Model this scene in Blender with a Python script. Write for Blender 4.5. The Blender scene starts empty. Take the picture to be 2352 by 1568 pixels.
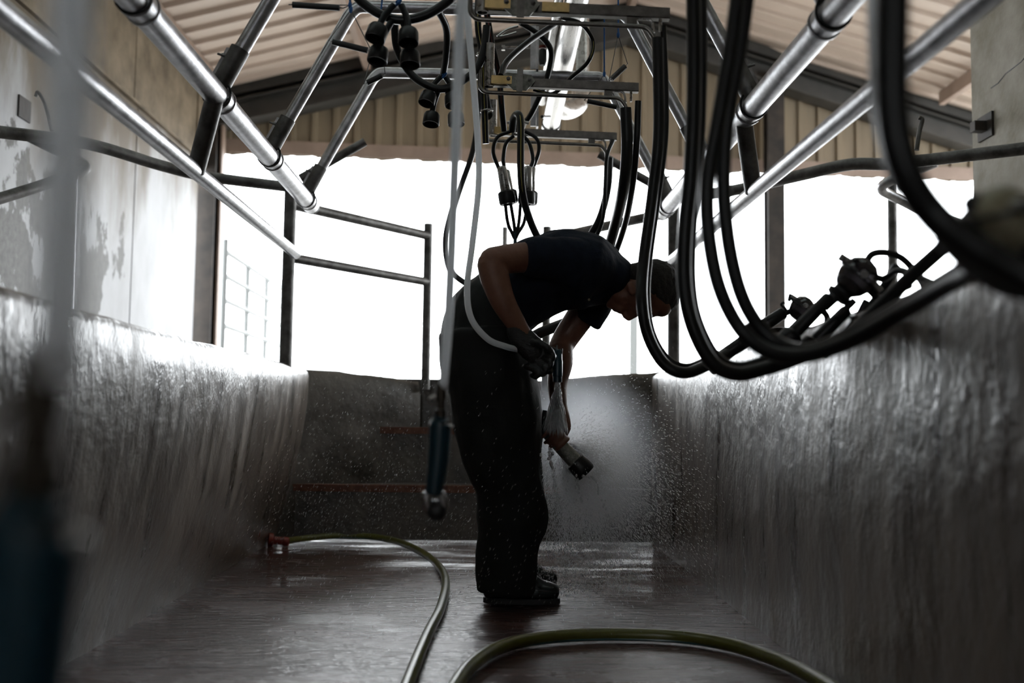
import bpy, math, random
import numpy as np
from mathutils import Vector, Matrix, noise
random.seed(7); rng = np.random.default_rng(7)
PI = math.pi
SC = bpy.context.scene
COL = SC.collection

# ------------------------------------------------------------------ camera
F = 2287.0; CAMH = 0.67
dY = Vector(((1125-1176)/F, (784-948)/F, -1)).normalized()
zc = Vector((0.0145, 1, 0)); zc = (zc - dY*zc.dot(dY)).normalized()
xc = dY.cross(zc).normalized()
R = Matrix((xc, dY, zc))                      # world = R * camera
cam_data = bpy.data.cameras.new('camera'); cam = bpy.data.objects.new('camera', cam_data); COL.objects.link(cam)
cam.matrix_world = Matrix.Translation((0, 0, CAMH)) @ R.to_4x4()
cam_data.sensor_width = 36; cam_data.lens = F/2352*36
cam_data.clip_start = .05; cam_data.clip_end = 200
cam_data.dof.use_dof = True; cam_data.dof.focus_distance = 3.65; cam_data.dof.aperture_fstop = 1.8
SC.camera = cam

# ------------------------------------------------------------------ sky and exposure
world = bpy.data.worlds.new('overcast_sky'); SC.world = world; world.use_nodes = True
wn = world.node_tree.nodes; wn['Background'].inputs[0].default_value = (0.93, 0.97, 1.0, 1)
wn['Background'].inputs[1].default_value = 8.0
SC.view_settings.view_transform = 'Standard'; SC.view_settings.look = 'None'
SC.view_settings.exposure = 0.22; SC.view_settings.gamma = 1.0
try: SC.view_settings.use_curve_mapping = False
except Exception: pass
SC.cycles.max_bounces = 10; SC.cycles.diffuse_bounces = 5; SC.cycles.glossy_bounces = 5
SC.cycles.caustics_reflective = False; SC.cycles.caustics_refractive = False
SC.cycles.sample_clamp_indirect = 6

def at(px, py, Y):
    d = R @ Vector(((px-1176)/F, (784-py)/F, -1))
    t = Y/d.y
    return Vector((d.x*t, Y, CAMH + d.z*t))
def onz(px, py, z):
    d = R @ Vector(((px-1176)/F, (784-py)/F, -1))
    t = (z-CAMH)/d.z
    return Vector((d.x*t, d.y*t, z))

# ------------------------------------------------------------------ materials
def mat(name, col, rough=.5, metal=0.0, col2=None, scale=6, stretch=(1,1,1), ramp=(.35,.65), bump=0.0, bscale=30,
        rough2=None, spec=.5, trans=0.0, coat=0.0, bstretch=(1,1,1), detail=6, bdist=.01):
    m = bpy.data.materials.new(name); m.use_nodes = True
    nt = m.node_tree; n = nt.nodes; L = nt.links; b = n['Principled BSDF']
    b.inputs['Base Color'].default_value = (*col, 1); b.inputs['Roughness'].default_value = rough
    b.inputs['Metallic'].default_value = metal; b.inputs['Specular IOR Level'].default_value = spec
    b.inputs['Transmission Weight'].default_value = trans; b.inputs['Coat Weight'].default_value = coat
    b.inputs['Coat Roughness'].default_value = .38
    geo = n.new('ShaderNodeNewGeometry')
    def nz(sc, st, d=detail):
        mp = n.new('ShaderNodeMapping'); mp.inputs['Scale'].default_value = st
        L.new(geo.outputs['Position'], mp.inputs['Vector'])
        t = n.new('ShaderNodeTexNoise'); t.inputs['Scale'].default_value = sc; t.inputs['Detail'].default_value = d
        t.inputs['Roughness'].default_value = .6
        L.new(mp.outputs[0], t.inputs['Vector']); return t
    if col2 is not None or rough2 is not None:
        t = nz(scale, stretch); r = n.new('ShaderNodeValToRGB')
        r.color_ramp.elements[0].position = ramp[0]; r.color_ramp.elements[1].position = ramp[1]
        r.color_ramp.elements[0].color = (*col, 1); r.color_ramp.elements[1].color = (*(col2 or col), 1)
        L.new(t.outputs['Fac'], r.inputs['Fac']); L.new(r.outputs[0], b.inputs['Base Color'])
        if rough2 is not None:
            mr = n.new('ShaderNodeMapRange'); mr.inputs['From Min'].default_value = ramp[0]; mr.inputs['From Max'].default_value = ramp[1]
            mr.inputs['To Min'].default_value = rough; mr.inputs['To Max'].default_value = rough2
            L.new(t.outputs['Fac'], mr.inputs['Value']); L.new(mr.outputs[0], b.inputs['Roughness'])
    if bump:
        t = nz(bscale, bstretch, 4); bp = n.new('ShaderNodeBump'); bp.inputs['Strength'].default_value = bump
        bp.inputs['Distance'].default_value = bdist
        L.new(t.outputs['Fac'], bp.inputs['Height']); L.new(bp.outputs[0], b.inputs['Normal'])
    m['b'] = 1
    return m

M = {}
M['floor'] = mat('wet_red_floor', (.040,.010,.007), .07, col2=(.070,.026,.019), rough2=.30, scale=2.2, stretch=(.7,2.4,1), ramp=(.40,.60), bump=1.0, bscale=17, bstretch=(.45,1.8,1), spec=1.0, bdist=.02, coat=.4)
M['pit'] = mat('wet_concrete', (.058,.044,.033), .24, col2=(.20,.16,.125), rough2=.50, scale=9, stretch=(1,1,.16), ramp=(.34,.68), bump=.9, bscale=11, bstretch=(1,1,.7), bdist=.013, spec=.9, coat=.3)
M['pit_back'] = mat('stained_concrete', (.045,.039,.033), .34, col2=(.13,.113,.096), rough2=.55, scale=4, bump=.5, bscale=20)
M['nosing'] = mat('rusty_nosing', (.10,.028,.014), .5, col2=(.18,.07,.035), scale=30)
M['steel'] = mat('galvanised_steel', (.30,.30,.31), .30, 1.0, col2=(.62,.62,.64), rough2=.42, scale=18, stretch=(1,1,1), ramp=(.3,.7), bump=.12, bscale=90)
M['steel_dark'] = mat('weathered_steel', (.07,.067,.063), .45, .7, col2=(.19,.185,.18), rough2=.5, scale=14, bump=.15, bscale=80)  # galvanised pipes seen against the light, their shade put into a darker colour
M['stainless'] = mat('stainless_steel', (.34,.33,.32), .24, 1.0, col2=(.48,.47,.45), rough2=.34, scale=40, stretch=(1,.1,1))
M['stain_dark'] = mat('dull_stainless', (.16,.15,.135), .30, 1.0, col2=(.24,.23,.21), rough2=.36, scale=40)
M['brass'] = mat('brass', (.75,.55,.25), .35, 1.0, col2=(.62,.46,.22), rough2=.45, scale=60)
M['rubber'] = mat('black_rubber', (.010,.011,.012), .36, spec=.32, bump=.05, bscale=120)
M['rubber_matt'] = mat('matt_black_rubber', (.014,.015,.016), .5)
M['cast'] = mat('cast_grey', (.13,.13,.11), .5, .5, col2=(.30,.30,.26), scale=60, bump=.2, bscale=150)
M['clad'] = mat('beige_cladding', (.26,.205,.135), .5, col2=(.18,.14,.09), scale=2.5, stretch=(2,2,.5), ramp=(.3,.75))
M['trimpink'] = mat('pink_beige_trim', (.34,.25,.20), .55, col2=(.26,.19,.15), scale=4)
M['roof'] = mat('cream_roof_sheet', (.58,.475,.395), .5, col2=(.48,.39,.32), scale=2, ramp=(.3,.75))
M['rafter'] = mat('dark_painted_steel', (.03,.03,.027), .5, col2=(.05,.047,.042), scale=5)
M['column'] = mat('rusty_column', (.014,.012,.010), .7, 0, col2=(.045,.034,.027), scale=6, bump=.2)
M['render'] = mat('brown_stained_render', (.10,.075,.045), .8, col2=(.23,.18,.12), scale=3.5, bump=.3, bscale=30)
M['clear'] = mat('milky_hose', (.58,.60,.61), .35, col2=(.68,.68,.66), scale=200, trans=.25, spec=.5)
M['blue'] = mat('blue_plastic', (.004,.028,.042), .35, spec=.5)
M['skin'] = mat('skin', (.19,.085,.052), .5, col2=(.15,.062,.038), scale=20, bump=.1, bscale=120)
M['shirt'] = mat('navy_cloth', (.006,.010,.018), .85, col2=(.009,.014,.026), scale=30, bump=.2, bscale=60, spec=.2)
M['trouser'] = mat('dark_waterproof', (.0035,.005,.005), .7, col2=(.006,.008,.0075), scale=12, bump=.25, bscale=30, spec=.3)
M['boot'] = mat('rubber_boot', (.012,.018,.020), .2, spec=.6)
M['hair'] = mat('dark_hair', (.006,.005,.004), .7, col2=(.014,.010,.008), scale=120, bump=.6, bscale=200)
M['glove'] = mat('black_glove', (.010,.011,.012), .28, bump=.4, bscale=90, bstretch=(1,1,2))
M['hose'] = mat('olive_hose', (.085,.085,.016), .28, col2=(.13,.13,.03), scale=10, spec=.5, bump=.1, bscale=60)
M['hoseblue'] = mat('hose_stripe', (.02,.07,.08), .3)
M['red'] = mat('red_plastic', (.22,.02,.01), .35)
M['string'] = mat('blue_cord', (.01,.10,.32), .6)
M['yellow'] = mat('yellow_stripe', (.5,.4,.08), .5)
M['ground'] = mat('pale_yard_concrete', (.42,.41,.39), .7, col2=(.5,.49,.46), scale=2)
M['galv_pale'] = mat('pale_galvanised', (.16,.17,.17), .6)
M['rwall'] = mat('mossy_cast_wall', (.20,.175,.125), .75, col2=(.40,.37,.32), scale=3.5, ramp=(.3,.68), bump=.3, bscale=40)
M['bronze'] = mat('dark_bronze', (.035,.028,.02), .4, .6)
M['smoke'] = mat('smoked_bowl', (.05,.045,.05), .08, trans=.55, spec=.6)
M['beige'] = mat('beige_plastic', (.34,.31,.20), .4, col2=(.20,.18,.12), scale=40)
M['platform'] = mat('platform_concrete', (.16,.15,.135), .5, col2=(.24,.22,.2), scale=6, bump=.3)

def milky():
    m = bpy.data.materials.new('milky_hose'); m.use_nodes = True; nt = m.node_tree; n = nt.nodes; L = nt.links; b = n['Principled BSDF']
    b.inputs['Base Color'].default_value = (.92,.94,.96,1); b.inputs['Roughness'].default_value = .3
    t = n.new('ShaderNodeBsdfTranslucent'); t.inputs[0].default_value = (.92,.94,.96,1); x = n.new('ShaderNodeMixShader'); x.inputs[0].default_value = .55
    L.new(b.outputs[0], x.inputs[1]); L.new(t.outputs[0], x.inputs[2]); L.new(x.outputs[0], n['Material Output'].inputs[0]); return m
M['clear'] = milky()
def added_rooflight():  # see-through roof sheets added out of view to light the pit from above
    m = bpy.data.materials.new('translucent_rooflight'); m.use_nodes = True; nt = m.node_tree; n = nt.nodes; L = nt.links; n.remove(n['Principled BSDF'])
    t = n.new('ShaderNodeBsdfTranslucent'); t.inputs[0].default_value = (.36,.38,.37,1); L.new(t.outputs[0], n['Material Output'].inputs[0]); return m
M['rooflight'] = added_rooflight()
# peeling white painted wall
def peel():
    m = bpy.data.materials.new('peeling_white_paint'); m.use_nodes = True
    nt = m.node_tree; n = nt.nodes; L = nt.links; b = n['Principled BSDF']
    geo = n.new('ShaderNodeNewGeometry')
    def nz(sc, st, d=8, r=.6):
        mp = n.new('ShaderNodeMapping'); mp.inputs['Scale'].default_value = st
        L.new(geo.outputs['Position'], mp.inputs['Vector'])
        t = n.new('ShaderNodeTexNoise'); t.inputs['Scale'].default_value = sc; t.inputs['Detail'].default_value = d; t.inputs['Roughness'].default_value = r
        L.new(mp.outputs[0], t.inputs['Vector']); return t.outputs['Fac']
    def ramp(f, a, b_, ca=(0,0,0,1), cb=(1,1,1,1)):
        r = n.new('ShaderNodeValToRGB'); r.color_ramp.elements[0].position = a; r.color_ramp.elements[1].position = b_
        r.color_ramp.elements[0].color = ca; r.color_ramp.elements[1].color = cb; L.new(f, r.inputs[0]); return r.outputs[0]
    def mix(f, a, c):
        x = n.new('ShaderNodeMix'); x.data_type = 'RGBA'; L.new(f, x.inputs[0])
        for s, v in ((6, a), (7, c)):
            if isinstance(v, tuple): x.inputs[s].default_value = v
            else: L.new(v, x.inputs[s])
        return x.outputs[2]
    def mth(op, a, c):
        x = n.new('ShaderNodeMath'); x.operation = op
        for i, v in enumerate((a, c)):
            if isinstance(v, (int, float)): x.inputs[i].default_value = v
            else: L.new(v, x.inputs[i])
        return x.outputs[0]
    sep = n.new('ShaderNodeSeparateXYZ'); L.new(geo.outputs['Position'], sep.inputs[0])
    paint = ramp(nz(2.5, (1,1,.5)), .3, .7, (.34,.34,.35,1), (.50,.51,.53,1))
    # bare concrete patches, more of them low down and off the end panel
    low = n.new('ShaderNodeMapRange'); low.inputs['From Min'].default_value = .9; low.inputs['From Max'].default_value = 2.4
    low.inputs['To Min'].default_value = .19; low.inputs['To Max'].default_value = -.05; L.new(sep.outputs[2], low.inputs['Value'])
    far = n.new('ShaderNodeMapRange'); far.inputs['From Min'].default_value = 7.0; far.inputs['From Max'].default_value = 7.4
    far.inputs['To Min'].default_value = 0; far.inputs['To Max'].default_value = -.35; L.new(sep.outputs[1], far.inputs['Value'])
    f = mth('ADD', mth('ADD', nz(1.8, (1,1,.6), 9, .62), low.outputs[0]), far.outputs[0])
    c = mix(ramp(f, .545, .56), paint, ramp(nz(25, (1,1,1)), .3, .7, (.045,.042,.038,1), (.13,.125,.115,1)))
    # brown damp staining that runs down from the ledge
    st = n.new('ShaderNodeMapRange'); st.inputs['From Min'].default_value = 1.7; st.inputs['From Max'].default_value = 2.9
    st.inputs['To Min'].default_value = -.18; st.inputs['To Max'].default_value = .50; L.new(sep.outputs[2], st.inputs['Value'])
    g = mth('ADD', nz(2.2, (1,1.2,.35), 6), mth('ADD', st.outputs[0], mth('MULTIPLY', far.outputs[0], .35)))
    c = mix(ramp(g, .52, .82), c, (.13,.10,.065,1))
    L.new(c, b.inputs['Base Color']); b.inputs['Roughness'].default_value = .6; b.inputs['Specular IOR Level'].default_value = .3
    bp = n.new('ShaderNodeBump'); bp.inputs['Strength'].default_value = .3; bp.inputs['Distance'].default_value = .01
    L.new(f, bp.inputs['Height']); L.new(bp.outputs[0], b.inputs['Normal'])
    return m
M['peel'] = peel()

def water():
    m = bpy.data.materials.new('water_drops'); m.use_nodes = True
    nt = m.node_tree; n = nt.nodes; L = nt.links; n.remove(n['Principled BSDF'])
    t = n.new('ShaderNodeBsdfRefraction'); t.inputs[0].default_value = (1,1,1,1); t.inputs['Roughness'].default_value = .5; t.inputs['IOR'].default_value = 1.25
    g = n.new('ShaderNodeBsdfGlossy'); g.inputs['Roughness'].default_value = .12; g.inputs[0].default_value = (.95,.97,1,1)
    x = n.new('ShaderNodeMixShader'); x.inputs[0].default_value = .5
    L.new(t.outputs[0], x.inputs[1]); L.new(g.outputs[0], x.inputs[2]); L.new(x.outputs[0], n['Material Output'].inputs[0])
    return m
M['water'] = water()
def glass():
    m = bpy.data.materials.new('water_beads'); m.use_nodes = True; nt = m.node_tree; n = nt.nodes; b = n['Principled BSDF']
    b.inputs['Base Color'].default_value = (1,1,1,1); b.inputs['Roughness'].default_value = .12; b.inputs['IOR'].default_value = 1.38; b.inputs['Transmission Weight'].default_value = 1.0
    return m
M['glass'] = glass()
def drip():
    m = bpy.data.materials.new('falling_drips'); m.use_nodes = True; nt = m.node_tree; n = nt.nodes; L = nt.links; n.remove(n['Principled BSDF'])
    t = n.new('ShaderNodeBsdfTranslucent'); t.inputs[0].default_value = (1,1,1,1); g = n.new('ShaderNodeBsdfGlossy'); g.inputs['Roughness'].default_value = .15; g.inputs[0].default_value = (.98,.98,1,1)
    x = n.new('ShaderNodeMixShader'); x.inputs[0].default_value = .6; L.new(t.outputs[0], x.inputs[1]); L.new(g.outputs[0], x.inputs[2]); L.new(x.outputs[0], n['Material Output'].inputs[0]); return m
M['drip'] = drip()

# ------------------------------------------------------------------ geometry helpers
def cr(pts, k=8):
    p = [Vector(q) for q in pts]
    if k <= 1 or len(p) < 3: return p
    e = [p[0]*2-p[1]] + p + [p[-1]*2-p[-2]]
    out = []
    for i in range(1, len(e)-2):
        a, b, c, d = e[i-1], e[i], e[i+1], e[i+2]
        for j in range(k):
            t = j/k
            out.append(.5*((2*b)+(c-a)*t+(2*a-5*b+4*c-d)*t*t+(3*b-a-3*c+d)*t**3))
    out.append(p[-1]); return out
def fillet(pts, r, k=6):
    """straight runs joined with rounded bends"""
    p = [Vector(q) for q in pts]; out = [p[0]]
    for i in range(1, len(p)-1):
        a = (p[i-1]-p[i]); b = (p[i+1]-p[i]); ra = min(r, a.length*.45, b.length*.45)
        A = p[i]+a.normalized()*ra; B = p[i]+b.normalized()*ra
        for j in range(k+1):
            t = j/k; out.append(A*(1-t)**2 + p[i]*2*t*(1-t) + B*t*t)
    out.append(p[-1]); return out
def lerp_list(v, n):
    v = list(v); return [float(np.interp(i/(n-1)*(len(v)-1), range(len(v)), v)) for i in range(n)]

class G:
    def __init__(s): s.v = []; s.f = []
    def add(s, vs, fs):
        o = len(s.v); s.v += [tuple(v) for v in vs]; s.f += [tuple(i+o for i in f) for f in fs]; return s
    def tube(s, pts, r, n=12, k=8, cap=True, rnd=False, hollow=0):
        p = cr(pts, k); m = len(p)
        rr = [r]*m if isinstance(r, (int, float)) else lerp_list(r, m)
        T = [(p[min(i+1, m-1)]-p[max(i-1, 0)]).normalized() for i in range(m)]
        u = T[0].orthogonal().normalized(); vs = []; fs = []
        if rnd:
            T = [T[0]]*2 + T + [T[-1]]*2; r0, r1 = rr[0], rr[-1]
            p = [p[0]-T[0]*r0*.95, p[0]-T[0]*r0*.6] + p + [p[-1]+T[-1]*r1*.6, p[-1]+T[-1]*r1*.95]
            rr = [r0*.3, r0*.8] + rr + [r1*.8, r1*.3]; m += 4
        for i in range(m):
            t = T[i]; u = (u - t*u.dot(t)).normalized(); w = t.cross(u)
            for j in range(n):
                a = 2*PI*j/n; vs.append(p[i] + (u*math.cos(a)+w*math.sin(a))*rr[i])
        for i in range(m-1):
            for j in range(n):
                fs.append((i*n+j, i*n+(j+1) % n, (i+1)*n+(j+1) % n, (i+1)*n+j))
        if hollow:   # open end with visible bore at the last ring
            base = len(vs); t = T[-1]; c = p[-1]
            for q, sc in ((0, hollow), (-.03, hollow)):
                for j in range(n): vs.append(c + (vs[(m-1)*n+j]-c)*sc + t*q)
            for a_, b_ in (((m-1)*n, base), (base, base+n)):
                for j in range(n): fs.append((a_+j, a_+(j+1) % n, b_+(j+1) % n, b_+j))
            fs.append(tuple(range(n))[::-1]); fs.append(tuple(base+n+j for j in range(n)))
        elif cap:
            fs.append(tuple(range(n))[::-1]); fs.append(tuple((m-1)*n+j for j in range(n)))
        return s.add(vs, fs)
    def loft(s, pts, ra, rb, side=Vector((0,1,0)), n=20, k=4, rnd=True):
        """elliptic sections: ra in the plane square to 'side', rb along 'side'"""
        p = cr(pts, k); m = len(p); ra = lerp_list(ra, m); rb = lerp_list(rb, m)
        T = [(p[min(i+1, m-1)]-p[max(i-1, 0)]).normalized() for i in range(m)]
        if rnd:
            T = [T[0]]*2+T+[T[-1]]*2
            a0, a1 = min(ra[0], rb[0]), min(ra[-1], rb[-1])
            p = [p[0]-T[0]*a0*.8, p[0]-T[0]*a0*.5]+p+[p[-1]+T[-1]*a1*.5, p[-1]+T[-1]*a1*.8]
            ra = [ra[0]*.4, ra[0]*.8]+ra+[ra[-1]*.8, ra[-1]*.4]; rb = [rb[0]*.4, rb[0]*.8]+rb+[rb[-1]*.8, rb[-1]*.4]; m += 4
        vs = []; fs = []
        for i in range(m):
            b = (side - T[i]*side.dot(T[i])).normalized(); a = T[i].cross(b)
            for j in range(n):
                q = 2*PI*j/n; vs.append(p[i]+a*math.cos(q)*ra[i]+b*math.sin(q)*rb[i])
        for i in range(m-1):
            for j in range(n): fs.append((i*n+j, i*n+(j+1) % n, (i+1)*n+(j+1) % n, (i+1)*n+j))
        fs.append(tuple(range(n))[::-1]); fs.append(tuple((m-1)*n+j for j in range(n)))
        return s.add(vs, fs)
    def box(s, c, size, ax=None):
        c = Vector(c); ax = ax or (Vector((1,0,0)), Vector((0,1,0)), Vector((0,0,1)))
        vs = [c+ax[0]*size[0]/2*i+ax[1]*size[1]/2*j+ax[2]*size[2]/2*k for i in (-1,1) for j in (-1,1) for k in (-1,1)]
        return s.add(vs, [(0,1,3,2),(4,6,7,5),(0,4,5,1),(2,3,7,6),(0,2,6,4),(1,5,7,3)])
    def prism(s, poly, ext):
        """poly: list of 3d points, ext: extrusion vector"""
        m = len(poly); ext = Vector(ext); vs = [Vector(p) for p in poly]+[Vector(p)+ext for p in poly]
        fs = [tuple(range(m))[::-1], tuple(range(m, 2*m))]+[(i, (i+1) % m, m+(i+1) % m, m+i) for i in range(m)]
        return s.add(vs, fs)
    def ell(s, c, r, ax=None, n=16, m=10):
        c = Vector(c); ax = ax or (Vector((1,0,0)), Vector((0,1,0)), Vector((0,0,1)))
        vs = []; fs = []
        for i in range(1, m):
            t = PI*i/m
            for j in range(n):
                a = 2*PI*j/n
                vs.append(c+ax[0]*r[0]*math.sin(t)*math.cos(a)+ax[1]*r[1]*math.sin(t)*math.sin(a)+ax[2]*r[2]*math.cos(t))
        vs += [c+ax[2]*r[2], c-ax[2]*r[2]]; N = (m-1)*n
        for i in range(m-2):
            for j in range(n): fs.append((i*n+j, (i+1)*n+j, (i+1)*n+(j+1) % n, i*n+(j+1) % n))
        for j in range(n): fs.append((N, j, (j+1) % n)); fs.append((N+1, (m-2)*n+(j+1) % n, (m-2)*n+j))
        return s.add(vs, fs)
    def lathe(s, base, axis, prof, n=20):
        """prof: (distance along axis, radius)"""
        base = Vector(base); t = Vector(axis).normalized(); u = t.orthogonal().normalized(); w = t.cross(u)
        vs = []; m = len(prof); fs = []
        for h, r in prof:
            for j in range(n):
                a = 2*PI*j/n; vs.append(base+t*h+(u*math.cos(a)+w*math.sin(a))*max(r, 1e-4))
        for i in range(m-1):
            for j in range(n): fs.append((i*n+j, i*n+(j+1) % n, (i+1)*n+(j+1) % n, (i+1)*n+j))
        fs.append(tuple(range(n))[::-1]); fs.append(tuple((m-1)*n+j for j in range(n)))
        return s.add(vs, fs)

def mk(name, g, m, parent=None, org=None, smooth=True, auto=40):
    """link G as one mesh object; its vertices are stored relative to the thing's base"""
    me = bpy.data.meshes.new(name)
    if org is None:
        if parent is not None:
            r = parent
            while r.parent: r = r.parent
            org = r.location.copy()
        else:
            a = np.array(g.v); lo = a.min(0); hi = a.max(0); org = Vector(((lo[0]+hi[0])/2, (lo[1]+hi[1])/2, lo[2]))
    me.from_pydata([tuple(Vector(v)-org) for v in g.v], [], g.f); me.update()
    bmesh_fix(me)
    if smooth: sm(me, auto)
    me.materials.append(M[m] if isinstance(m, str) else m)
    o = bpy.data.objects.new(name, me); COL.objects.link(o)
    if parent: o.parent = parent
    else: o.location = org
    return o
import bmesh
def bmesh_fix(me):
    bm = bmesh.new(); bm.from_mesh(me); bmesh.ops.recalc_face_normals(bm, faces=bm.faces); bm.to_mesh(me); bm.free()
def sm(me, auto=40):
    me.polygons.foreach_set('use_smooth', [True]*len(me.polygons))
    bm = bmesh.new(); bm.from_mesh(me); ca = math.radians(auto)
    for e in bm.edges:
        if len(e.link_faces) == 2 and e.calc_face_angle(0) > ca: e.smooth = False
    bm.to_mesh(me); bm.free()
def tag(o, label=None, cat=None, group=None, kind=None):
    if label: o['label'] = label
    if cat: o['category'] = cat
    if group: o['group'] = group
    if kind: o['kind'] = kind
    return o
def thing(name, label, cat, loc, group=None):
    o = bpy.data.objects.new(name, None); COL.objects.link(o); o.location = loc; o.empty_display_size = .05
    return tag(o, label, cat, group)
def struct(name, loc=None):
    o = bpy.data.objects.new(name, None); COL.objects.link(o); o['kind'] = 'structure'
    if loc: o.location = loc
    return o
def solid(name, g, m, parent, voxel=.006, it=6, amp=0, fr=6, org=None):
    """voxel-fused continuous surface"""
    me = bpy.data.meshes.new('tmp'); me.from_pydata([tuple(v) for v in g.v], [], g.f); bmesh_fix(me)
    t = bpy.data.objects.new('tmp', me); COL.objects.link(t)
    a = t.modifiers.new('r', 'REMESH'); a.mode = 'VOXEL'; a.voxel_size = voxel
    if it: b = t.modifiers.new('s', 'SMOOTH'); b.factor = .5; b.iterations = it
    bpy.context.view_layer.update()
    dg = bpy.context.evaluated_depsgraph_get(); ev = t.evaluated_get(dg)
    nm = bpy.data.meshes.new_from_object(ev); nm.name = name
    bpy.data.objects.remove(t); bpy.data.meshes.remove(me)
    nm.materials.clear(); nm.materials.append(M[m])
    r = parent
    while r is not None and r.parent: r = r.parent
    org = org or (r.location.copy() if r else Vector())
    N = len(nm.vertices); co = np.empty(N*3); nm.vertices.foreach_get('co', co); co = co.reshape(-1, 3)
    if amp:
        no = np.empty(N*3); nm.vertices.foreach_get('normal', no); no = no.reshape(-1, 3)
        d = np.array([noise.fractal(Vector((c[0]*fr, c[1]*fr, c[2]*fr*.6)), 1.0, 2.0, 3) for c in co])
        co = co + no*(d*amp)[:, None]
    co -= np.array(org); nm.vertices.foreach_set('co', co.ravel())
    nm.polygons.foreach_set('use_smooth', [True]*len(nm.polygons)); nm.update()
    o = bpy.data.objects.new(name, nm); COL.objects.link(o)
    if parent: o.parent = parent
    else: o.location = org
    return o

V = Vector
# ================================================================== SETTING
TOPZ = .89
# floor
g = G(); nx, ny = 20, 60; vs = []
for j in range(ny+1):
    for i in range(nx+1):
        x = -1.2+2.2*i/nx; y = -3.2+8.7*j/ny
        vs.append((x, y, .006*noise.noise(V((x*1.3, y*1.3, 0)))-.006))
g.add(vs, [(j*(nx+1)+i, j*(nx+1)+i+1, (j+1)*(nx+1)+i+1, (j+1)*(nx+1)+i) for j in range(ny) for i in range(nx)])
g.box((-.1, 1.2, -.12), (2.2, 8.8, .2))
o = mk('floor', g, 'floor', org=V((0,0,0))); o['kind'] = 'structure'

def pitwall(name, xb, xt, y0, y1, out, mt='pit', kind='structure'):
    """battered pit wall with a worn rounded lip"""
    g = G(); prof = [(xb, -.1), (xb, .0)]
    for i in range(1, 12): prof.append((xt+(xb-xt)*(1-i/12)**1.6, TOPZ*.96*i/12))
    sgn = 1 if out > 0 else -1
    prof += [(xt, TOPZ-.035), (xt+sgn*.006, TOPZ-.014), (xt+sgn*.02, TOPZ-.002), (xt+sgn*.045, TOPZ), (out*1.0+xt, TOPZ), (out+xt, -.1)]
    m = len(prof); ys = np.linspace(y0, y1, 80); vs = []; fs = []
    for y in ys:
        for (x, z) in prof:
            d = .008*noise.fractal(V((x*2, y*2.2, z*2.2)), 1, 2, 3) if z > 0 else 0
            dz = .010*noise.noise(V((y*2.3, 5, 0)))+.005*noise.noise(V((y*9, 8, 0))) if z > .8 else 0
            vs.append((x-d*sgn, y, (z+dz)*(1+(.0145 if out > 0 else .006)*max(0, min(3.6, 5.3-y))) if z > 0 else z))
    for i in range(len(ys)-1):
        for j in range(m-1): fs.append((i*m+j, i*m+j+1, (i+1)*m+j+1, (i+1)*m+j))
    fs += [tuple(range(m)), tuple((len(ys)-1)*m+j for j in range(m))]
    g.add(vs, fs); o = mk(name, g, mt, org=V((xt, y0, 0)), auto=60); o['kind'] = kind; return o
pitwall('wall_left', -1.105, -.965, -3.0, 5.32, -.16)
pitwall('wall_right', .87, .865, -3.0, 5.32, .16)
# platforms where the cows stand
g = G(); g.box((-1.9, 3.2, .75), (1.56, 12.6, .27)); o = mk('floor_platform', g, 'platform', smooth=False); o['kind'] = 'structure'
g = G(); g.box((3.3, 3.2, .75), (4.55, 12.6, .27)); o = mk('floor_platform', g, 'platform', smooth=False); o['kind'] = 'structure'
# angled back walls beside the steps
def backwall(name, a, b, za, zb):
    g = G(); a = V(a); b = V(b); d = (b-a).normalized(); nrm = V((-d.y, d.x, 0)); 
    if nrm.y < 0: nrm = -nrm
    N = 24; vs = []; fs = []; rows = [0, .15, .3, .45, .6, .75, .9, .97, 1.0]
    for i in range(N+1):
        t = i/N; p = a.lerp(b, t); zt = za+(zb-za)*(t**2)+.006*noise.noise(V((t*9, 2, 0)))
        for k, r_ in enumerate(rows):
            q = p + nrm*((.0 if r_ < .97 else .012 if r_ < 1 else .03)+.008*noise.noise(V((t*4, r_*4, 3))))
            vs.append((q.x, q.y, zt*r_))
        q = p+nrm*.22; vs.append((q.x, q.y, zt)); vs.append((q.x, q.y, 0))
    m = len(rows)+2
    for i in range(N):
        for j in range(m-1): fs.append((i*m+j, i*m+j+1, (i+1)*m+j+1, (i+1)*m+j))
    fs += [tuple(range(m)), tuple(N*m+j for j in range(m))]
    g.add(vs, fs); o = mk(name, g, 'pit_back', org=V((a.x, a.y, 0)), auto=60); o['kind'] = 'structure'
backwall('wall_back', (-1.22, 5.155, 0), (-.40, 5.74, 0), .895, .845)
backwall('wall_back', (1.02, 5.20, 0), (.30, 5.80, 0), .90, .86)
# steps up out of the pit
st = struct('steps', (0, 5.3, 0))
for k, (y, z) in enumerate(((5.30, .275), (5.60, .575), (5.90, .865))):
    g = G(); g.box((-.08, y+.16, z/2), (2.0-(.0 if k == 0 else .35), .32, z)); mk('step', g, 'pit_back', st, smooth=False)
    if k < 2:
        g = G(); g.box((-.30+.05*k, y+.012, z+.004), (1.5 if k == 0 else 1.2, .045, .012)); g.box((-.30+.05*k, y-.004, z-.012), (1.5 if k == 0 else 1.2, .008, .03)); mk('nosing', g, 'nosing', st, smooth=False)
# yard outside
g = G(); g.box((0, 28.2, .79), (90, 44.2, .12)); o = mk('ground', g, 'ground', smooth=False); o['kind'] = 'structure'

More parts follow.
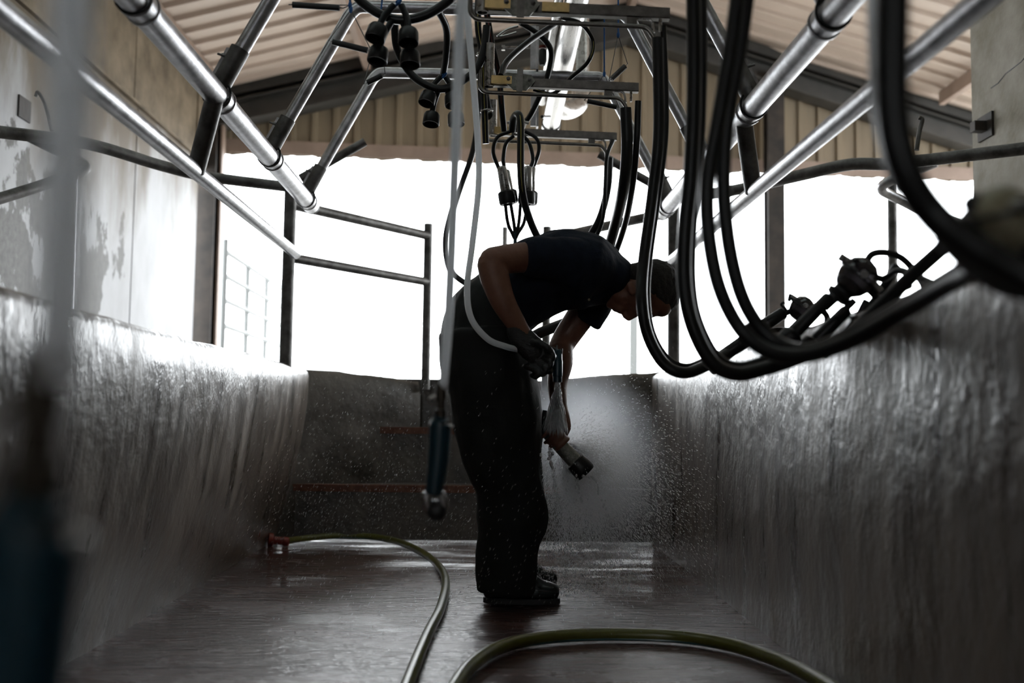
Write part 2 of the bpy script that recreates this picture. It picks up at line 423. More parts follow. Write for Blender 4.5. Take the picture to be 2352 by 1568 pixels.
# outer left wall: cast panels below, brown rendered band above
WX = -2.6
roofz = lambda x: 3.66+.267*(x+2.6) if x < 1.3 else 4.70-.27*(x-1.3)
w = struct('wall_outer_left', (WX, 3, TOPZ))
bounds = [8.72, 7.2, 6.05, 4.6, 3.1, 1.6, 0.1, -1.5, -3.0]
for a, b in zip(bounds[:-1], bounds[1:]):
    g = G(); off = random.uniform(-.008, .008)
    g.box((WX-.07+off, (a+b)/2, (TOPZ+2.86)/2), (.14, abs(a-b)-.012, 2.86-TOPZ)); mk('panel', g, 'peel', w, smooth=False)
    g = G(); g.box((WX-.10+off, (a+b)/2, 3.27), (.14, abs(a-b)-.006, .82)); mk('panel', g, 'render', w, smooth=False)
g = G(); g.box((WX-.09, 9.0, 3.27), (.14, .58, .82)); mk('panel', g, 'render', w, smooth=False)
g = G(); g.box((WX-.04, 2.8, 2.875), (.13, 11.9, .02)); mk('ledge', g, 'render', w, smooth=False)
# outer right wall near the camera
w = struct('wall_outer_right', (2.42, 1, TOPZ))
for a, b in ((4.9, 3.2), (3.2, 1.2), (1.2, -1.0), (-1.0, -3.0)):
    g = G(); g.box((2.50, (a+b)/2, (TOPZ+4.3)/2), (.16, abs(a-b)-.008, 4.3-TOPZ)); mk('panel', g, 'rwall', w, smooth=False)
# end wall behind the camera, out of view; narrow gap added for fill light
g = G(); g.box((-1.75, -3.1, 2.2), (1.9, .15, 4.6)); g.box((3.6, -3.1, 2.2), (4.4, .15, 4.6)); g.box((.3, -3.1, 3.9), (2.4, .15, 1.4)); g.box((.3, -3.1, .45), (2.4, .15, .9))
g.box((.525, -3.1, 1.75), (1.95, .15, 3.4)); o = mk('wall_front', g, 'render', smooth=False); o['kind'] = 'structure'
g = G(); g.box((6.0, 3.3, 1.35), (.12, 12.8, 1.4)); o = mk('wall_outer_side', g, 'clad', smooth=False); o['kind'] = 'structure'  # unseen side wall kept low, opening above it added to let light in

# gable cladding: box-profile sheets
Yg = lambda x: 9.35+.0775*(x+2.6)
w = struct('wall_gable', (1.3, 9.5, 3.1))
xs0 = -2.75
while xs0 < 6.0:
    x1 = xs0+1.0; g = G(); vs = []; fs = []; cols = []
    x = xs0
    for r_ in range(5):
        for dx, dy in ((0, 0), (.012, -.028), (.05, -.028), (.062, 0)): cols.append((xs0+r_*.2+dx, dy))
    cols.append((x1-.0, 0))
    for (x, dy) in cols:
        zb = 3.085+.008*math.sin(x*13)+.004*math.sin(x*31)
        vs.append((x, Yg(x)+dy, zb)); vs.append((x, Yg(x)+dy, roofz(x)+.02))
        vs.append((x, Yg(x)+dy+.004, zb)); vs.append((x, Yg(x)+dy+.004, roofz(x)+.02))
    for i in range(len(cols)-1):
        a = i*4; b = a+4; fs += [(a, b, b+1, a+1), (a+2, a+3, b+3, b+2), (a, a+2, b+2, b)]
    g.add(vs, fs); mk('sheet', g, 'clad', w, smooth=False)
    xs0 = x1
for x0, x1_ in ((-2.75, 1.7), (1.71, 6.1)):
    xa = V((x0, Yg(x0)-.035, 3.16)); xb = V((x1_, Yg(x1_)-.035, 3.16))
    d = (xb-xa).normalized()
    g = G(); g.box((xa+xb)/2, ((xb-xa).length, .012, .13), (d, V((0,0,1)).cross(d), V((0,0,1)))); mk('trim', g, 'trimpink', w, smooth=False)

# roof: profiled sheets, ribs run up the slope
w = struct('ceiling', (1.3, 3, 4.7))
def roofside(xa, xb):
    y = -3.2
    while y < 9.9:
        ys = []
        for r_ in range(4):
            for dy, dz in ((0, 0), (.015, -.035), (.065, -.035), (.08, 0)): ys.append((y+r_*.25+dy, dz))
        ys.append((y+1.0, 0)); vs = []; fs = []
        for (yy, dz) in ys:
            for x in (xa, xb): vs += [(x, yy, roofz(x)+dz), (x, yy, roofz(x)+dz+.006)]
        for i in range(len(ys)-1):
            a = i*4; b = a+4; fs += [(a, b, b+2, a+2), (a+1, a+3, b+3, b+1)]
        g = G(); g.add(vs, fs); rl = abs(y-4.8) < .1 or abs(y-1.8) < .1; mk('rooflight' if rl else 'sheet', g, 'rooflight' if rl else 'roof', w, smooth=False)  # a few sheets made translucent, added to brighten the pit
        y += 1.0
roofside(-2.9, 1.3); roofside(1.3, 6.2)
for x in (-2.5, -1.2, 1.3, 4.35):
    g = G(); g.box((x, 3.2, roofz(x)-.10), (.055, 12.4, .13)); mk('purlin', g, 'trimpink', w, smooth=False)
# rafters of the portal frames
for yy in (0,):
    pass
g = G()
for (x0, x1_) in ((-2.75, 1.3), (1.3, 6.0)):
    for (d0, d1, th) in ((.0, .10, .10), (.17, .185, .22), (.185, .365, .03), (.365, .385, .22)):
        poly = [(x0, Yg(x0)-.14-th/2-.02, roofz(x0)-d1), (x1_, Yg(x1_)-.14-th/2-.02, roofz(x1_)-d1), (x1_, Yg(x1_)-.14-th/2-.02, roofz(x1_)-d0), (x0, Yg(x0)-.14-th/2-.02, roofz(x0)-d0)]
        g.prism(poly, (0, th, 0))
o = mk('trim_1', g, 'rafter', smooth=False); o['kind'] = 'structure'; o.name = 'trim_1'

def ibeam(name, label, x, y, z0, z1, wd, dp, mt):
    t = thing(name, label, 'column', (x, y, z0))
    g = G(); g.box((x, y, (z0+z1)/2), (.014, dp-.03, z1-z0)); mk('web', g, mt, t, smooth=False)
    for s_ in (-1, 1):
        g = G(); g.box((x, y+s_*(dp/2-.008), (z0+z1)/2), (wd, .016, z1-z0)); mk('flange', g, mt, t, smooth=False)
    return t
c = at(466, 600, 9.15)
ibeam('steel_column', 'wide rusty steel column at the end of the peeling white wall', c.x, 9.12, TOPZ, 3.32, .25, .2, 'column')
g = G(); g.box((c.x+.145, 9.16, 2.1), (.02, .1, 2.4)); o = mk('cover_strip', g, 'trimpink', smooth=False); tag(o, 'thin pale strip on the right edge of the rusty column beside the yard gate', 'strip')  # stands in for the paler right face of the column
c = at(1777, 600, 9.55)
ibeam('steel_column', 'dark steel column standing in the right half of the opening under the cladding', c.x, 9.52, TOPZ, 4.05, .165, .16, 'column')

# ================================================================== STALL PIPEWORK
def P(*a): return at(*a)
RS = .0
UZ, LZ = 1.655, 1.43
hoopY = (4.58, 3.82, 3.08, 2.35)
def sleeve(g_, c, d, r, l=.05):
    d = V(d).normalized(); c = V(c); g_.lathe(c-d*l/2, d, [(0, r), (.004, r+.006), (.012, r+.006), (.014, r+.002), (l-.014, r+.002), (l-.012, r+.006), (l-.004, r+.006), (l, r)], 24)
for side, xu, xl, label in ((-1, -.868, -.955, 'left'), (1, .822, .885, 'right')):
    yend = 4.72
    t = thing('stall_rail', f'bright galvanised double pipe rail running back along the {label} pit edge', 'rail', (xl, 4.8, LZ))
    g = G(); g.tube([(xu, -1.2, UZ), (xu, yend, UZ-.01)], .037, 24, k=1); mk('upper_pipe', g, 'steel', t)
    g = G(); g.lathe((xu, yend-.003, UZ-.01), (0, 1, 0), [(0, .030), (.012, .030), (.016, .036), (.03, .036), (.032, .01)], 20); mk('end_cap', g, 'rubber_matt', t)
    g = G(); g.tube([(xl, -1.2, LZ), (xl, 4.83, LZ)], .0255, 20, k=1); mk('lower_pipe', g, 'steel', t)
    for y in ((.9, 3.05) if side < 0 else (.9, 3.2)):
        g = G(); g.tube([(xl, y+.12, LZ), (xu, y, UZ-.02)], .029, 16, k=1); mk('strut', g, 'steel_dark', t)
    for y in hoopY+(1.6,):
        g = G(); sleeve(g, (xu, y+.03, UZ-.005), (0, 1, 0), .038, .07); mk('clamp_ring', g, 'steel', t)
        g = G(); g.tube([(xu+.044*math.cos(a), y-.012, UZ+.044*math.sin(a)) for a in np.linspace(0, 2*PI, 20)], .004, 6, k=1); mk('seal', g, 'rubber', t)

hl = ['rearmost', 'second from the rear', 'third from the rear', 'nearest']
for i, y in enumerate(hoopY):
    t = thing('hoop_frame', ['galvanised tube hoop spanning the pit just above the hanging claw, rearmost of the row', 'galvanised tube hoop over the pit, next in front of the rearmost one', 'galvanised hoop over the pit whose left leg meets the pipe above the wide strut', 'galvanised tube hoop nearest the camera, only its right foot in view'][i], 'hoop', (0, y, UZ+.03), 'hoops spanning the pit')
    top = 2.255
    L0 = V((-.86, y, UZ+.03)); R0 = V((.815, y, UZ+.03))
    g = G(); g.tube(fillet([L0, (-.57, y, top-.03), (-.54, y, top), (.50, y, top), (.53, y, top-.03), R0], .13, 8), .0245, 16, k=1); mk('tube', g, 'steel', t)
    for s_, b in ((-1, L0), (1, R0)):
        d = (V((-s_*-.0, y, top))-b); d = V((-s_*.29, 0, .575)).normalized()
        g = G(); g.tube([b-d*.02, b+d*.13], .031, 16, k=1)
        for q in (.03, .10): g.lathe(b+d*q+V((s_*.03, -.012, 0)), (s_*1, 0, .3), [(0, .007), (.012, .007), (.013, .004), (.025, .004)], 8)
        mk('socket', g, 'steel_dark', t)
        g = G(); g.box(b+d*.06+V((s_*.034, 0, 0)), (.012, .03, .14), (V((1,0,0)), V((0,1,0)), d)); mk('lug', g, 'steel', t)

# posts and gate frames at the end of the pit
for s_, xb, yb, xf, yf, lab in ((-1, -1.0, 4.88, -.372, 5.73, 'left'), (1, .905, 4.9, .32, 5.76, 'right')):
    t = thing('end_gate_frame', f'tubular two-rail end frame on posts at the {lab} of the pit steps', 'railing', (xb, yb, TOPZ))
    g = G(); g.tube([(xb, yb, TOPZ-.02), (xb, yb, 1.78)], .030, 18, k=1); mk('post', g, 'steel_dark', t)
    g = G(); g.tube([(xf, yf, .80), (xf, yf, 1.76)], .025, 16, k=1, hollow=.85); mk('post', g, 'steel_dark', t)
    g = G(); g.tube([(xb, yb+.03, 1.69), (xf, yf, 1.69)], .026, 16, k=1); mk('rail', g, 'steel_dark', t)
    g = G(); g.tube([(xb, yb, 1.42), (xf, yf, 1.42)], .024, 16, k=1); mk('rail', g, 'steel_dark', t)
    g = G(); a = P(690, 410, 4.86) if s_ < 0 else P(1530, 440, 4.88); b = P(838, 326, 4.9) if s_ < 0 else P(1376, 354, 4.9)
    g.tube([a, b], .0215, 14, k=1, hollow=.85); mk('stub_arm', g, 'steel_dark', t)
# long outer curved rails
g = G(); pl = [P(-60, 296, 3.9), P(0, 303, 4.0), P(200, 330, 4.25), P(370, 380, 4.55), P(480, 406, 4.7), P(660, 429, 4.87)]
g.tube(pl, .026, 16); tag(mk('side_rail', g, 'steel_dark'), 'dark tube curving from the left wall to the left end post', 'rail')
g = G(); pr = [P(1540, 452, 4.9), P(1640, 444, 4.8), P(1720, 430, 4.7), P(1840, 402, 4.45), P(1950, 378, 4.28), P(2040, 376, 4.22), P(2160, 364, 4.15), P(2420, 333, 3.9)]
g.tube(pr, .027, 16); tag(mk('side_rail', g, 'steel_dark'), 'dark tube curving from the right end post out past the right wall', 'rail')
# bent breast rails further out
t = thing('breast_rail', 'grey bent tube loop on a thin post at the right, under the side rail', 'rail', (P(2050, 700, 5.2).x, 5.2, TOPZ))
g = G(); c = P(2049, 640, 5.2); g.tube([(c.x, 5.2, TOPZ), P(2049, 408, 5.2)], .025, 14, k=1); mk('post', g, 'steel_dark', t)
g = G(); g.tube(fillet([P(2150, 372, 4.7), P(2008, 430, 4.9), P(2140, 492, 5.1), P(2420, 600, 5.1)], .09), .026, 14, k=1); mk('loop', g, 'steel', t)
t = thing('breast_rail', 'grey bent tube loop on a thin post at the left, before the peeling wall', 'rail', (P(165, 700, 5.2).x, 5.2, TOPZ))
c = P(163, 640, 5.2); g = G(); g.tube([(c.x, 5.2, TOPZ), P(168, 372, 5.2)], .022, 14, k=1); mk('post', g, 'steel', t)
g = G(); g.tube(fillet([P(60, 310, 4.7), P(212, 385, 4.9), P(90, 428, 4.6), P(-80, 480, 4.3)], .09), .026, 14, k=1); mk('loop', g, 'steel_dark', t)
g = G(); g.tube([P(120, 300, 4.6), P(104, 240, 4.6), P(88, 212, 4.6), P(82, 222, 4.6)], .008, 10); tag(mk('hook', g, 'steel_dark'), 'thin bent rod hook by the left wall, above the side rail', 'hook')
g = G(); g.tube([P(2105, 345, 4.2), P(2112, 300, 4.2), P(2118, 275, 4.2), P(2110, 270, 4.2)], .010, 10); tag(mk('hook', g, 'steel_dark'), 'dark bent rod hook above the side rail at the right', 'hook')
# wall brackets
for px, py, Y, lab, s_ in ((38, 250, 5.45, 'rusty square bracket stub high on the peeling left wall', 1), (2238, 291, 4.75, 'rusty square bracket stub on the cracked right wall', -1)):
    c = P(px, py, Y); t = thing('wall_bracket', lab, 'bracket', c)
    xw = WX if s_ > 0 else 2.42
    g = G(); g.box((xw+s_*.006, Y, c.z), (.012, .14, .12)); mk('plate', g, 'column', t, smooth=False)
    g = G(); g.box(((c.x+xw)/2, Y, c.z), (abs(c.x-xw)+.02, .05, .05)); mk('arm', g, 'column', t, smooth=False)
# crack in right wall
g = G(); pts = [(2.415, 4.72+0*i, 2.18) for i in range(1)]
y, z = 4.70, 2.28; pts = []
for i in range(14): pts.append((2.419, y, z)); y -= .07; z += random.uniform(.0, .05)
for a, b in zip(pts[:-1], pts[1:]): g.tube([a, b], .0025, 5, k=1)
tag(mk('crack', g, 'rubber_matt', bpy.data.objects['wall_outer_right']), None)

# ================================================================== YARD GATES
def gate(name, label, A, B, zs, nv, r=.02, rv=.03, mt='galv_pale', xtra=None):
    A = V(A); B = V(B); t = thing(name, label, 'gate', ((A.x+B.x)/2, (A.y+B.y)/2, .85))
    for z in zs:
        g = G(); g.tube([(A.x, A.y, z), (B.x, B.y, z)], r, 8, k=1); mk('rail', g, mt, t)
    for i in range(nv):
        p = A.lerp(B, i/(nv-1)); g = G(); g.tube([(p.x, p.y, .85), (p.x, p.y, max(zs)+(.12 if i in (0, nv-1) else .02))], rv, 8, k=1); mk('upright', g, mt, t)
gate('yard_gate', 'pale tubular yard gate seen at an angle just right of the rusty column', (-2.62, 9.75, 0), (-2.68, 12.75, 0), (2.22, 1.98, 1.74, 1.49, 1.25, 1.02), 4, r=.027)
gate('far_gate', 'faint pale far gate behind the left end frame', (-3.0, 15.5, 0), (-.4, 15.5, 0), (2.05, 1.8, 1.55, 1.3, 1.1), 3, .013, .02, 'galv_pale')
gate('far_gate', 'faint pale far gate seen between the man and the right end post', (.0, 14.5, 0), (1.95, 14.5, 0), (1.93, 1.7, 1.48, 1.24, 1.02), 3, .014, .02, 'galv_pale')
c = P(1455, 800, 13.0); g = G(); g.box((c.x, 13.0, 1.45), (.11, .08, 1.2)); tag(mk('gate_post', g, 'galv_pale', smooth=False), 'pale square post out in the yard right of the faint gate', 'post')
c = P(1160, 560, 8.6); g = G(); g.tube([(c.x, 8.6, .85), P(1160, 521, 8.6)], .028, 12, k=1); tag(mk('yard_post', g, 'steel_dark'), 'short green-grey post top showing above the man\'s raised elbow', 'post')

# ================================================================== MILK LINE
t = thing('milk_line', 'shiny stainless milk pipe running back above the swing arms', 'pipe', (.35, 5.7, 2.3))
a = P(1264, 292, 5.7)
g = G(); g.tube([(a.x, 1.0, a.z+.02), (a.x, 5.66, a.z)], .049, 28, k=1); mk('pipe', g, 'stainless', t)
g = G(); g.lathe((a.x, 5.62, a.z), (0, 1, 0), [(0, .049), (.005, .054), (.03, .054), (.035, .049), (.1, .049), (.12, .03)], 28); mk('end_cap', g, 'stainless', t)
for y in (5.60, 5.63):
    g = G(); g.tube([(a.x+.052*math.cos(q), y, a.z+.052*math.sin(q)) for q in np.linspace(0, 2*PI, 24)], .003, 6, k=1); mk('clip_band', g, 'rubber', t)
g = G(); g.box((a.x, 5.60, a.z-.058), (.03, .03, .012)); mk('clip', g, 'steel_dark', t, smooth=False)
t = thing('wash_line', 'slimmer stainless wash pipe close along the left of the milk line', 'pipe', (.27, 4, 2.33))
g = G(); g.tube([(a.x-.075, 1.2, a.z+.03), (a.x-.07, 5.3, a.z+.02)], .02, 18, k=1); mk('pipe', g, 'stainless', t)
t = thing('drop_pipe', 'fat stainless pipe dropping behind the milk line and turning in a bowl-like elbow', 'pipe', P(1320, 250, 6.4))
g = G(); g.tube([P(1335, -60, 6.4), P(1335, 120, 6.4), P(1334, 190, 6.4), P(1328, 235, 6.35), P(1300, 252, 6.2), P(1270, 240, 6.0)], [.052, .052, .052, .066, .06, .05], 24); mk('elbow', g, 'stainless', t)
t = thing('support_strut', 'flat galvanised upright strut hanging left of the milk line', 'strut', P(1226, 290, 4.6))
for (y0, y1, D) in ((60, 158, 4.55), (222, 290, 4.62)):
    a0 = P(1223, y0, D); b0 = P(1227, y1, D)
    g = G(); g.box((a0+b0)/2, (.026, .012, (a0-b0).length)); g.box((a0+b0)/2+V((.02, .02, 0)), (.010, .04, (a0-b0).length)); mk('angle_bar', g, 'steel', t, smooth=False)
g = G(); g.tube([P(1245, 268, 4.62), P(1262, 268, 5.0)], .008, 10, k=1); mk('bracket_arm', g, 'steel_dark', t)

# ================================================================== SWING ARMS
arms = [(2.85, P(1108, 12, 2.85), 'nearest swing arm, cut by the top of the picture, over the other two'),
        (3.60, P(1124, 186, 3.60), 'middle swing arm with a grey clamp plate and a brass block'),
        (4.35, P(1132, 301, 4.35), 'rearmost swing arm, partly behind the hanging milking claw')]
for D, O, lab in arms:
    t = thing('swing_arm', lab, 'swing arm', O, 'swing arms hung over the middle of the pit')
    sx = .024
    q = lambda x, z, dy=0: O + V((x, dy, z - sx*x))
    ax = (V((1, 0, -sx)).normalized(), V((0, 1, 0)), V((sx, 0, 1)).normalized())
    g = G(); g.box(q(.275, 0), (.555, .012, .032), ax); g.box(q(.275, -.016, .006), (.555, .024, .004), ax); mk('flat_bar', g, 'stain_dark', t, smooth=False)
    g = G(); g.box(q(.045, .0, -.012), (.075, .022, .030), ax); mk('brass_block', g, 'brass', t, smooth=False)
    if D < 3: g = G(); g.box(q(.215, .0, -.009), (.08, .008, .028), ax); mk('brass_block', g, 'brass', t, smooth=False)
    if D < 4:
        g = G(); poly = [q(x, z, -.022) for x, z in ((.052, .02), (.066, .028), (.155, .022), (.168, .0), (.138, -.035), (.088, -.035), (.052, -.006))]
        g.prism(poly, (0, .008, 0)); pl = mk('clamp_plate', g, 'cast', t, smooth=False)
        g = G(); g.box(q(.112, .0, -.028), (.022, .008, .085), ax); mk('clip', g, 'stain_dark', pl, smooth=False)
        for x in (.07, .148):
            g = G(); g.lathe(q(x, .004, -.022), (0, -1, 0), [(0, .008), (.004, .008), (.005, .0055), (.012, .0055), (.013, .002)], 6); mk('bolt', g, 'steel_dark', pl)
    g = G(); g.tube([q(.0, .14), q(.0, -.022)], .018, 20, k=1, hollow=.88); mk('stub_pipe', g, 'stainless', t)
    g = G(); g.tube(fillet([q(-.035, .10), q(-.036, -.043), q(.484, -.043), q(.507, -.075), q(.507, -.098)], .035, 6), .0075, 12, k=1); mk('bent_rod', g, 'stain_dark', t)
    g = G(); g.tube(fillet([q(.455, -.016), q(.50, -.018), q(.505, -.060)], .02), .0045, 8, k=1); mk('small_spout', g, 'stainless', t)
    g = G(); g.tube([q(.525, -.016), q(.525, -.055)], .005, 8, k=1); mk('small_spout', g, 'stainless', t)
    g = G(); g.box(q(.44, -.028), (.03, .012, .03), ax); mk('hanger', g, 'stain_dark', t, smooth=False)

# ================================================================== HOSES
def hose(name, label, pts, r, mt='rubber', cat='hose', group=None, n=12, k=8, stripe=None):
    g = G(); g.tube(pts, r, n, k); o = tag(mk(name, g, mt), label, cat, group)
    if stripe:
        p = cr(pts, k); g = G(); g.tube([q+V((0, -r*.93, 0)) for q in p], r*.12, 6, 1); mk('stripe', g, stripe, o)
    return o
BG = 'black milking hoses hanging at the right'
def hp(l): return [P(*q) for q in l]
hose('milk_hose', 'long black hose from the nearest swing arm, crossing the man\'s head', hp([(1510,88,2.85),(1513,300,2.85),(1498,450,2.85),(1478,600,2.84),(1474,690,2.8),(1488,770,2.8),(1525,835,2.8),(1572,856,2.8),(1625,838,2.85),(1680,806,2.9),(1740,770,2.9)]), .0165, group=BG)
hose('pulse_hose', 'thinner black hose tied along the one that crosses the man\'s head', hp([(1523,60,2.87),(1528,200,2.87),(1527,320,2.87),(1510,460,2.87),(1492,590,2.87),(1486,680,2.87),(1497,760,2.86),(1530,820,2.86),(1575,842,2.86),(1625,826,2.9),(1690,796,2.95)]), .010, group=BG)
hose('milk_hose', 'black hose just right of the man\'s head, left one of a close pair', hp([(1592,-60,2.1),(1594,200,2.1),(1586,400,2.1),(1574,520,2.1),(1571,640,2.1),(1588,740,2.1),(1632,828,2.1),(1688,858,2.1),(1750,848,2.12),(1830,822,2.15),(1930,780,2.2),(2010,735,2.2)]), .016, group=BG)
hose('pulse_hose', 'black hose just right of the man\'s head, right one of a close pair', hp([(1612,-60,2.13),(1612,150,2.13),(1608,300,2.13),(1597,430,2.13),(1588,540,2.13),(1587,650,2.13),(1602,735,2.13),(1642,815,2.13),(1690,842,2.13),(1750,830,2.15),(1820,800,2.2)]), .012, group=BG)
hose('milk_hose', 'thick black hose right of the paired ones, outer of the two long loops', hp([(1700,-60,1.7),(1678,110,1.7),(1647,290,1.7),(1625,420,1.7),(1628,540,1.7),(1652,660,1.7),(1700,755,1.7),(1762,806,1.68),(1840,818,1.65),(1950,785,1.6),(2080,712,1.5),(2200,642,1.35),(2330,590,1.15)]), .0135, group=BG)
hose('milk_hose', 'thick black hose right of the paired ones, inner of the two long loops', hp([(1722,-60,1.72),(1700,110,1.72),(1670,280,1.72),(1662,420,1.72),(1674,560,1.72),(1704,680,1.72),(1752,760,1.72),(1812,800,1.7),(1880,800,1.66),(1985,752,1.62),(2110,682,1.52),(2230,610,1.4),(2330,560,1.2)]), .0135, group=BG)
hose('milk_hose', 'black hose from the middle swing arm curving down behind the man', hp([(1437,248,3.6),(1440,340,3.62),(1432,430,3.7),(1412,520,3.95),(1385,610,4.15),(1352,690,4.18),(1330,722,4.11)]), .0215, group=BG)
hose('pulse_hose', 'slim black hose beside the one from the middle swing arm', hp([(1466,232,3.6),(1462,330,3.62),(1452,430,3.72),(1434,520,3.97),(1402,610,4.18),(1370,680,4.22)]), .0125, group=BG)
hose('milk_hose', 'black hose from the rearmost swing arm curving down behind the man\'s back', hp([(1400,362,4.35),(1396,430,4.37),(1378,500,4.4),(1345,560,4.45),(1300,640,4.5),(1250,700,4.5)]), .0165, group=BG)
hose('pulse_hose', 'slim black hose twisted with the one from the rearmost swing arm', hp([(1408,322,4.35),(1394,360,4.33),(1390,430,4.34),(1385,500,4.37),(1362,560,4.42),(1320,620,4.45)]), .009, group=BG)
hose('milk_hose', 'short black hose sloping under the man\'s chest', hp([(1370,700,4.2),(1310,736,4.05),(1240,765,3.95),(1180,800,3.95)]), .0225)
hose('front_hose', 'very thick blurred black hose sweeping down at the far right', hp([(2052,-80,.95),(2048,120,.95),(2052,280,.95),(2082,400,.95),(2150,500,.95),(2250,580,.93),(2420,660,.9),(2600,640,.92),(2720,480,.95),(2760,200,1.0),(2770,-150,1.0)]), .0165, group=BG)
hose('front_hose', 'blurred black hose below the beige-topped claw at the right edge', hp([(2180,520,1.0),(2260,600,1.0),(2340,640,1.0),(2450,650,1.0)]), .022)
hose('grey_hose', 'thin blurred grey tube behind the thick hose at the far right', hp([(2005,-60,1.15),(2010,150,1.15),(2018,260,1.15),(2040,360,1.15),(2072,440,1.15)]), .008, 'clear')

# foreground and middle clear drop hoses
def gun(label, top, D, s=1.0, hookdir=1):
    """blue trigger gun hanging on a hose; top = point where the hose ends"""
    t = thing('wash_gun', label, 'spray gun', top-V((0,0,.25)))
    b = top
    g = G(); g.lathe(b, (0,0,-1), [(-.02,.0105),(0,.0115),(.012,.0115),(.013,.009),(.03,.009),(.031,.012),(.045,.012),(.048,.008),(.062,.008)], 16); mk('coupling', g, 'bronze', t)
    g = G(); g.tube([b+V((0,0,-.004)), b+V((-.018,0,-.008)), b+V((-.024,-.004,-.014))], .005, 8, 4); g.tube([b+V((-.014,0,-.026)), b+V((-.016,0,-.055))], .003, 8, 1); mk('swivel_lug', g, 'stainless', t)
    g = G(); g.ell(b+V((-.018,-.004,-.062)), (.006,.006,.004)); mk('pin', g, 'stainless', t); g = G(); g.ell(b+V((.019,-.004,-.064)), (.006,.006,.004)); mk('pin', g, 'stainless', t)  # bright beads standing in for highlights on the shoulders of the grip
    g = G(); g.loft([b+V((0,0,-.060)), b+V((-.001,0,-.066)), b+V((-.004,0,-.13)), b+V((-.012,0,-.20))], [.021,.023,.021,.017], [.019,.020,.018,.016], side=V((0,1,0)), rnd=False, n=16); mk('grip', g, 'blue', t)
    g = G()
    g.tube([b+V((-.024,0,-.195)), b+V((-.026,0,-.215)), b+V((-.018,0,-.232))], [.009,.010,.007], 10, 4)
    g.tube([b+V((.002,0,-.195)), b+V((.008,0,-.212)), b+V((.012,0,-.228))], [.008,.008,.006], 10, 4); mk('guard', g, 'stainless', t)
    g = G(); g.ell(b+V((-.006,0,-.232)), (.020,.016,.020)); g.tube([b+V((-.006,0,-.21)), b+V((-.006,-.0,-.25))], .011, 12, 1); mk('nozzle', g, 'rubber_matt', t)
    return t
hose('drop_hose', 'milky drop hose hanging left of the man, holding a blue wash gun', hp([(1062,-60,1.55),(1052,180,1.68),(1043,420,1.8),(1036,600,1.9),(1028,760,1.96),(1017,895,2.0)]), .0092, 'clear', 'hose')
gun('blue wash gun hanging before the steps, left of the man', P(1014, 905, 2.0), 2.0)
hose('drop_hose', 'large blurred grey drop hose at the left edge of the picture', hp([(168,-80,.455),(158,200,.455),(148,500,.455),(135,760,.455),(122,880,.455)]), .0105, 'clear', 'hose')
gun('large blurred dark blue wash gun at the bottom left corner', P(95, 905, .455), .455)
hose('drop_hose', 'milky hose curving from above into the man\'s gloved hand', hp([(1065,-60,2.9),(1076,60,2.95),(1088,200,3.0),(1098,330,3.1),(1099,430,3.15),(1085,560,3.2),(1073,660,3.2),(1082,730,3.22),(1120,778,3.28),(1160,795,3.32),(1188,802,3.36)]), .0105, 'clear', 'hose')
hose('loop_hose', 'black hose bowing out left behind the clear drop hose', hp([(1108,120,4.5),(1102,230,4.5),(1088,340,4.5),(1058,430,4.5),(1028,520,4.5),(1024,580,4.5),(1038,625,4.5),(1075,655,4.5)]), .0135)

# floor hoses
rr = .0165
pts = [onz(x, y, rr) for x, y in ((655,1243),(700,1236),(780,1230),(860,1233),(920,1246),(975,1272),(1012,1305),(1024,1340),(1012,1395),(985,1450),(955,1520),(925,1600),(900,1680))]
t = thing('floor_hose', 'olive hose with a red end fitting snaking across the pit floor', 'hose', (pts[3].x, pts[3].y, 0))
g = G(); g.tube(pts, rr, 16, 10); mk('hose', g, 'hose', t)
g = G(); p = cr(pts, 10); g.tube([q+V((-.002, -rr*.80, -rr*.55)) for q in p], rr*.22, 6, 1); mk('stripe', g, 'hoseblue', t)
a = pts[0]; c = onz(628, 1243, .032)+V((0,0,0)); d = V((-1, -.25, .12)).normalized()
g = G(); g.lathe(a-d*.02, d, [(0,.017),(.005,.022),(.03,.023),(.032,.020),(.075,.020),(.08,.028)], 20); fit = mk('red_fitting', g, 'red', t)
g = G(); b = a-d*.02+d*.08
g.add(*(lambda vs: vs)(([b+(d.orthogonal().normalized()*math.cos(q)+d.cross(d.orthogonal().normalized())*math.sin(q))*R_+d*h_ for h_, R_ in ((0,.02),(0,.034),(.022,.036),(.024,.018),(.006,.016)) for q in np.linspace(0, 2*PI, 25)[:-1]],
   [(i*24+j, i*24+(j+1) % 24, (i+1)*24+(j+1) % 24, (i+1)*24+j) for i in range(4) for j in range(24)]+[tuple(96+j for j in range(24))])))
mk('coupling_rim', g, 'red', t)
rr = .019
pts = [onz(x, y, rr) for x, y in ((985,1680),(1040,1585),(1080,1530),(1140,1490),(1220,1468),(1330,1458),(1450,1457),(1570,1463),(1680,1481),(1780,1513),(1860,1550),(1960,1610),(2050,1680))]
t = thing('floor_hose', 'olive hose arching across the bottom foreground of the floor', 'hose', (pts[6].x, pts[6].y, 0))
g = G(); g.tube(pts, rr, 16, 10); mk('hose', g, 'hose', t)
g = G(); p = cr(pts, 10); g.tube([q+V((0, -rr*.8, -rr*.55)) for q in p], rr*.22, 6, 1); mk('stripe', g, 'hoseblue', t)

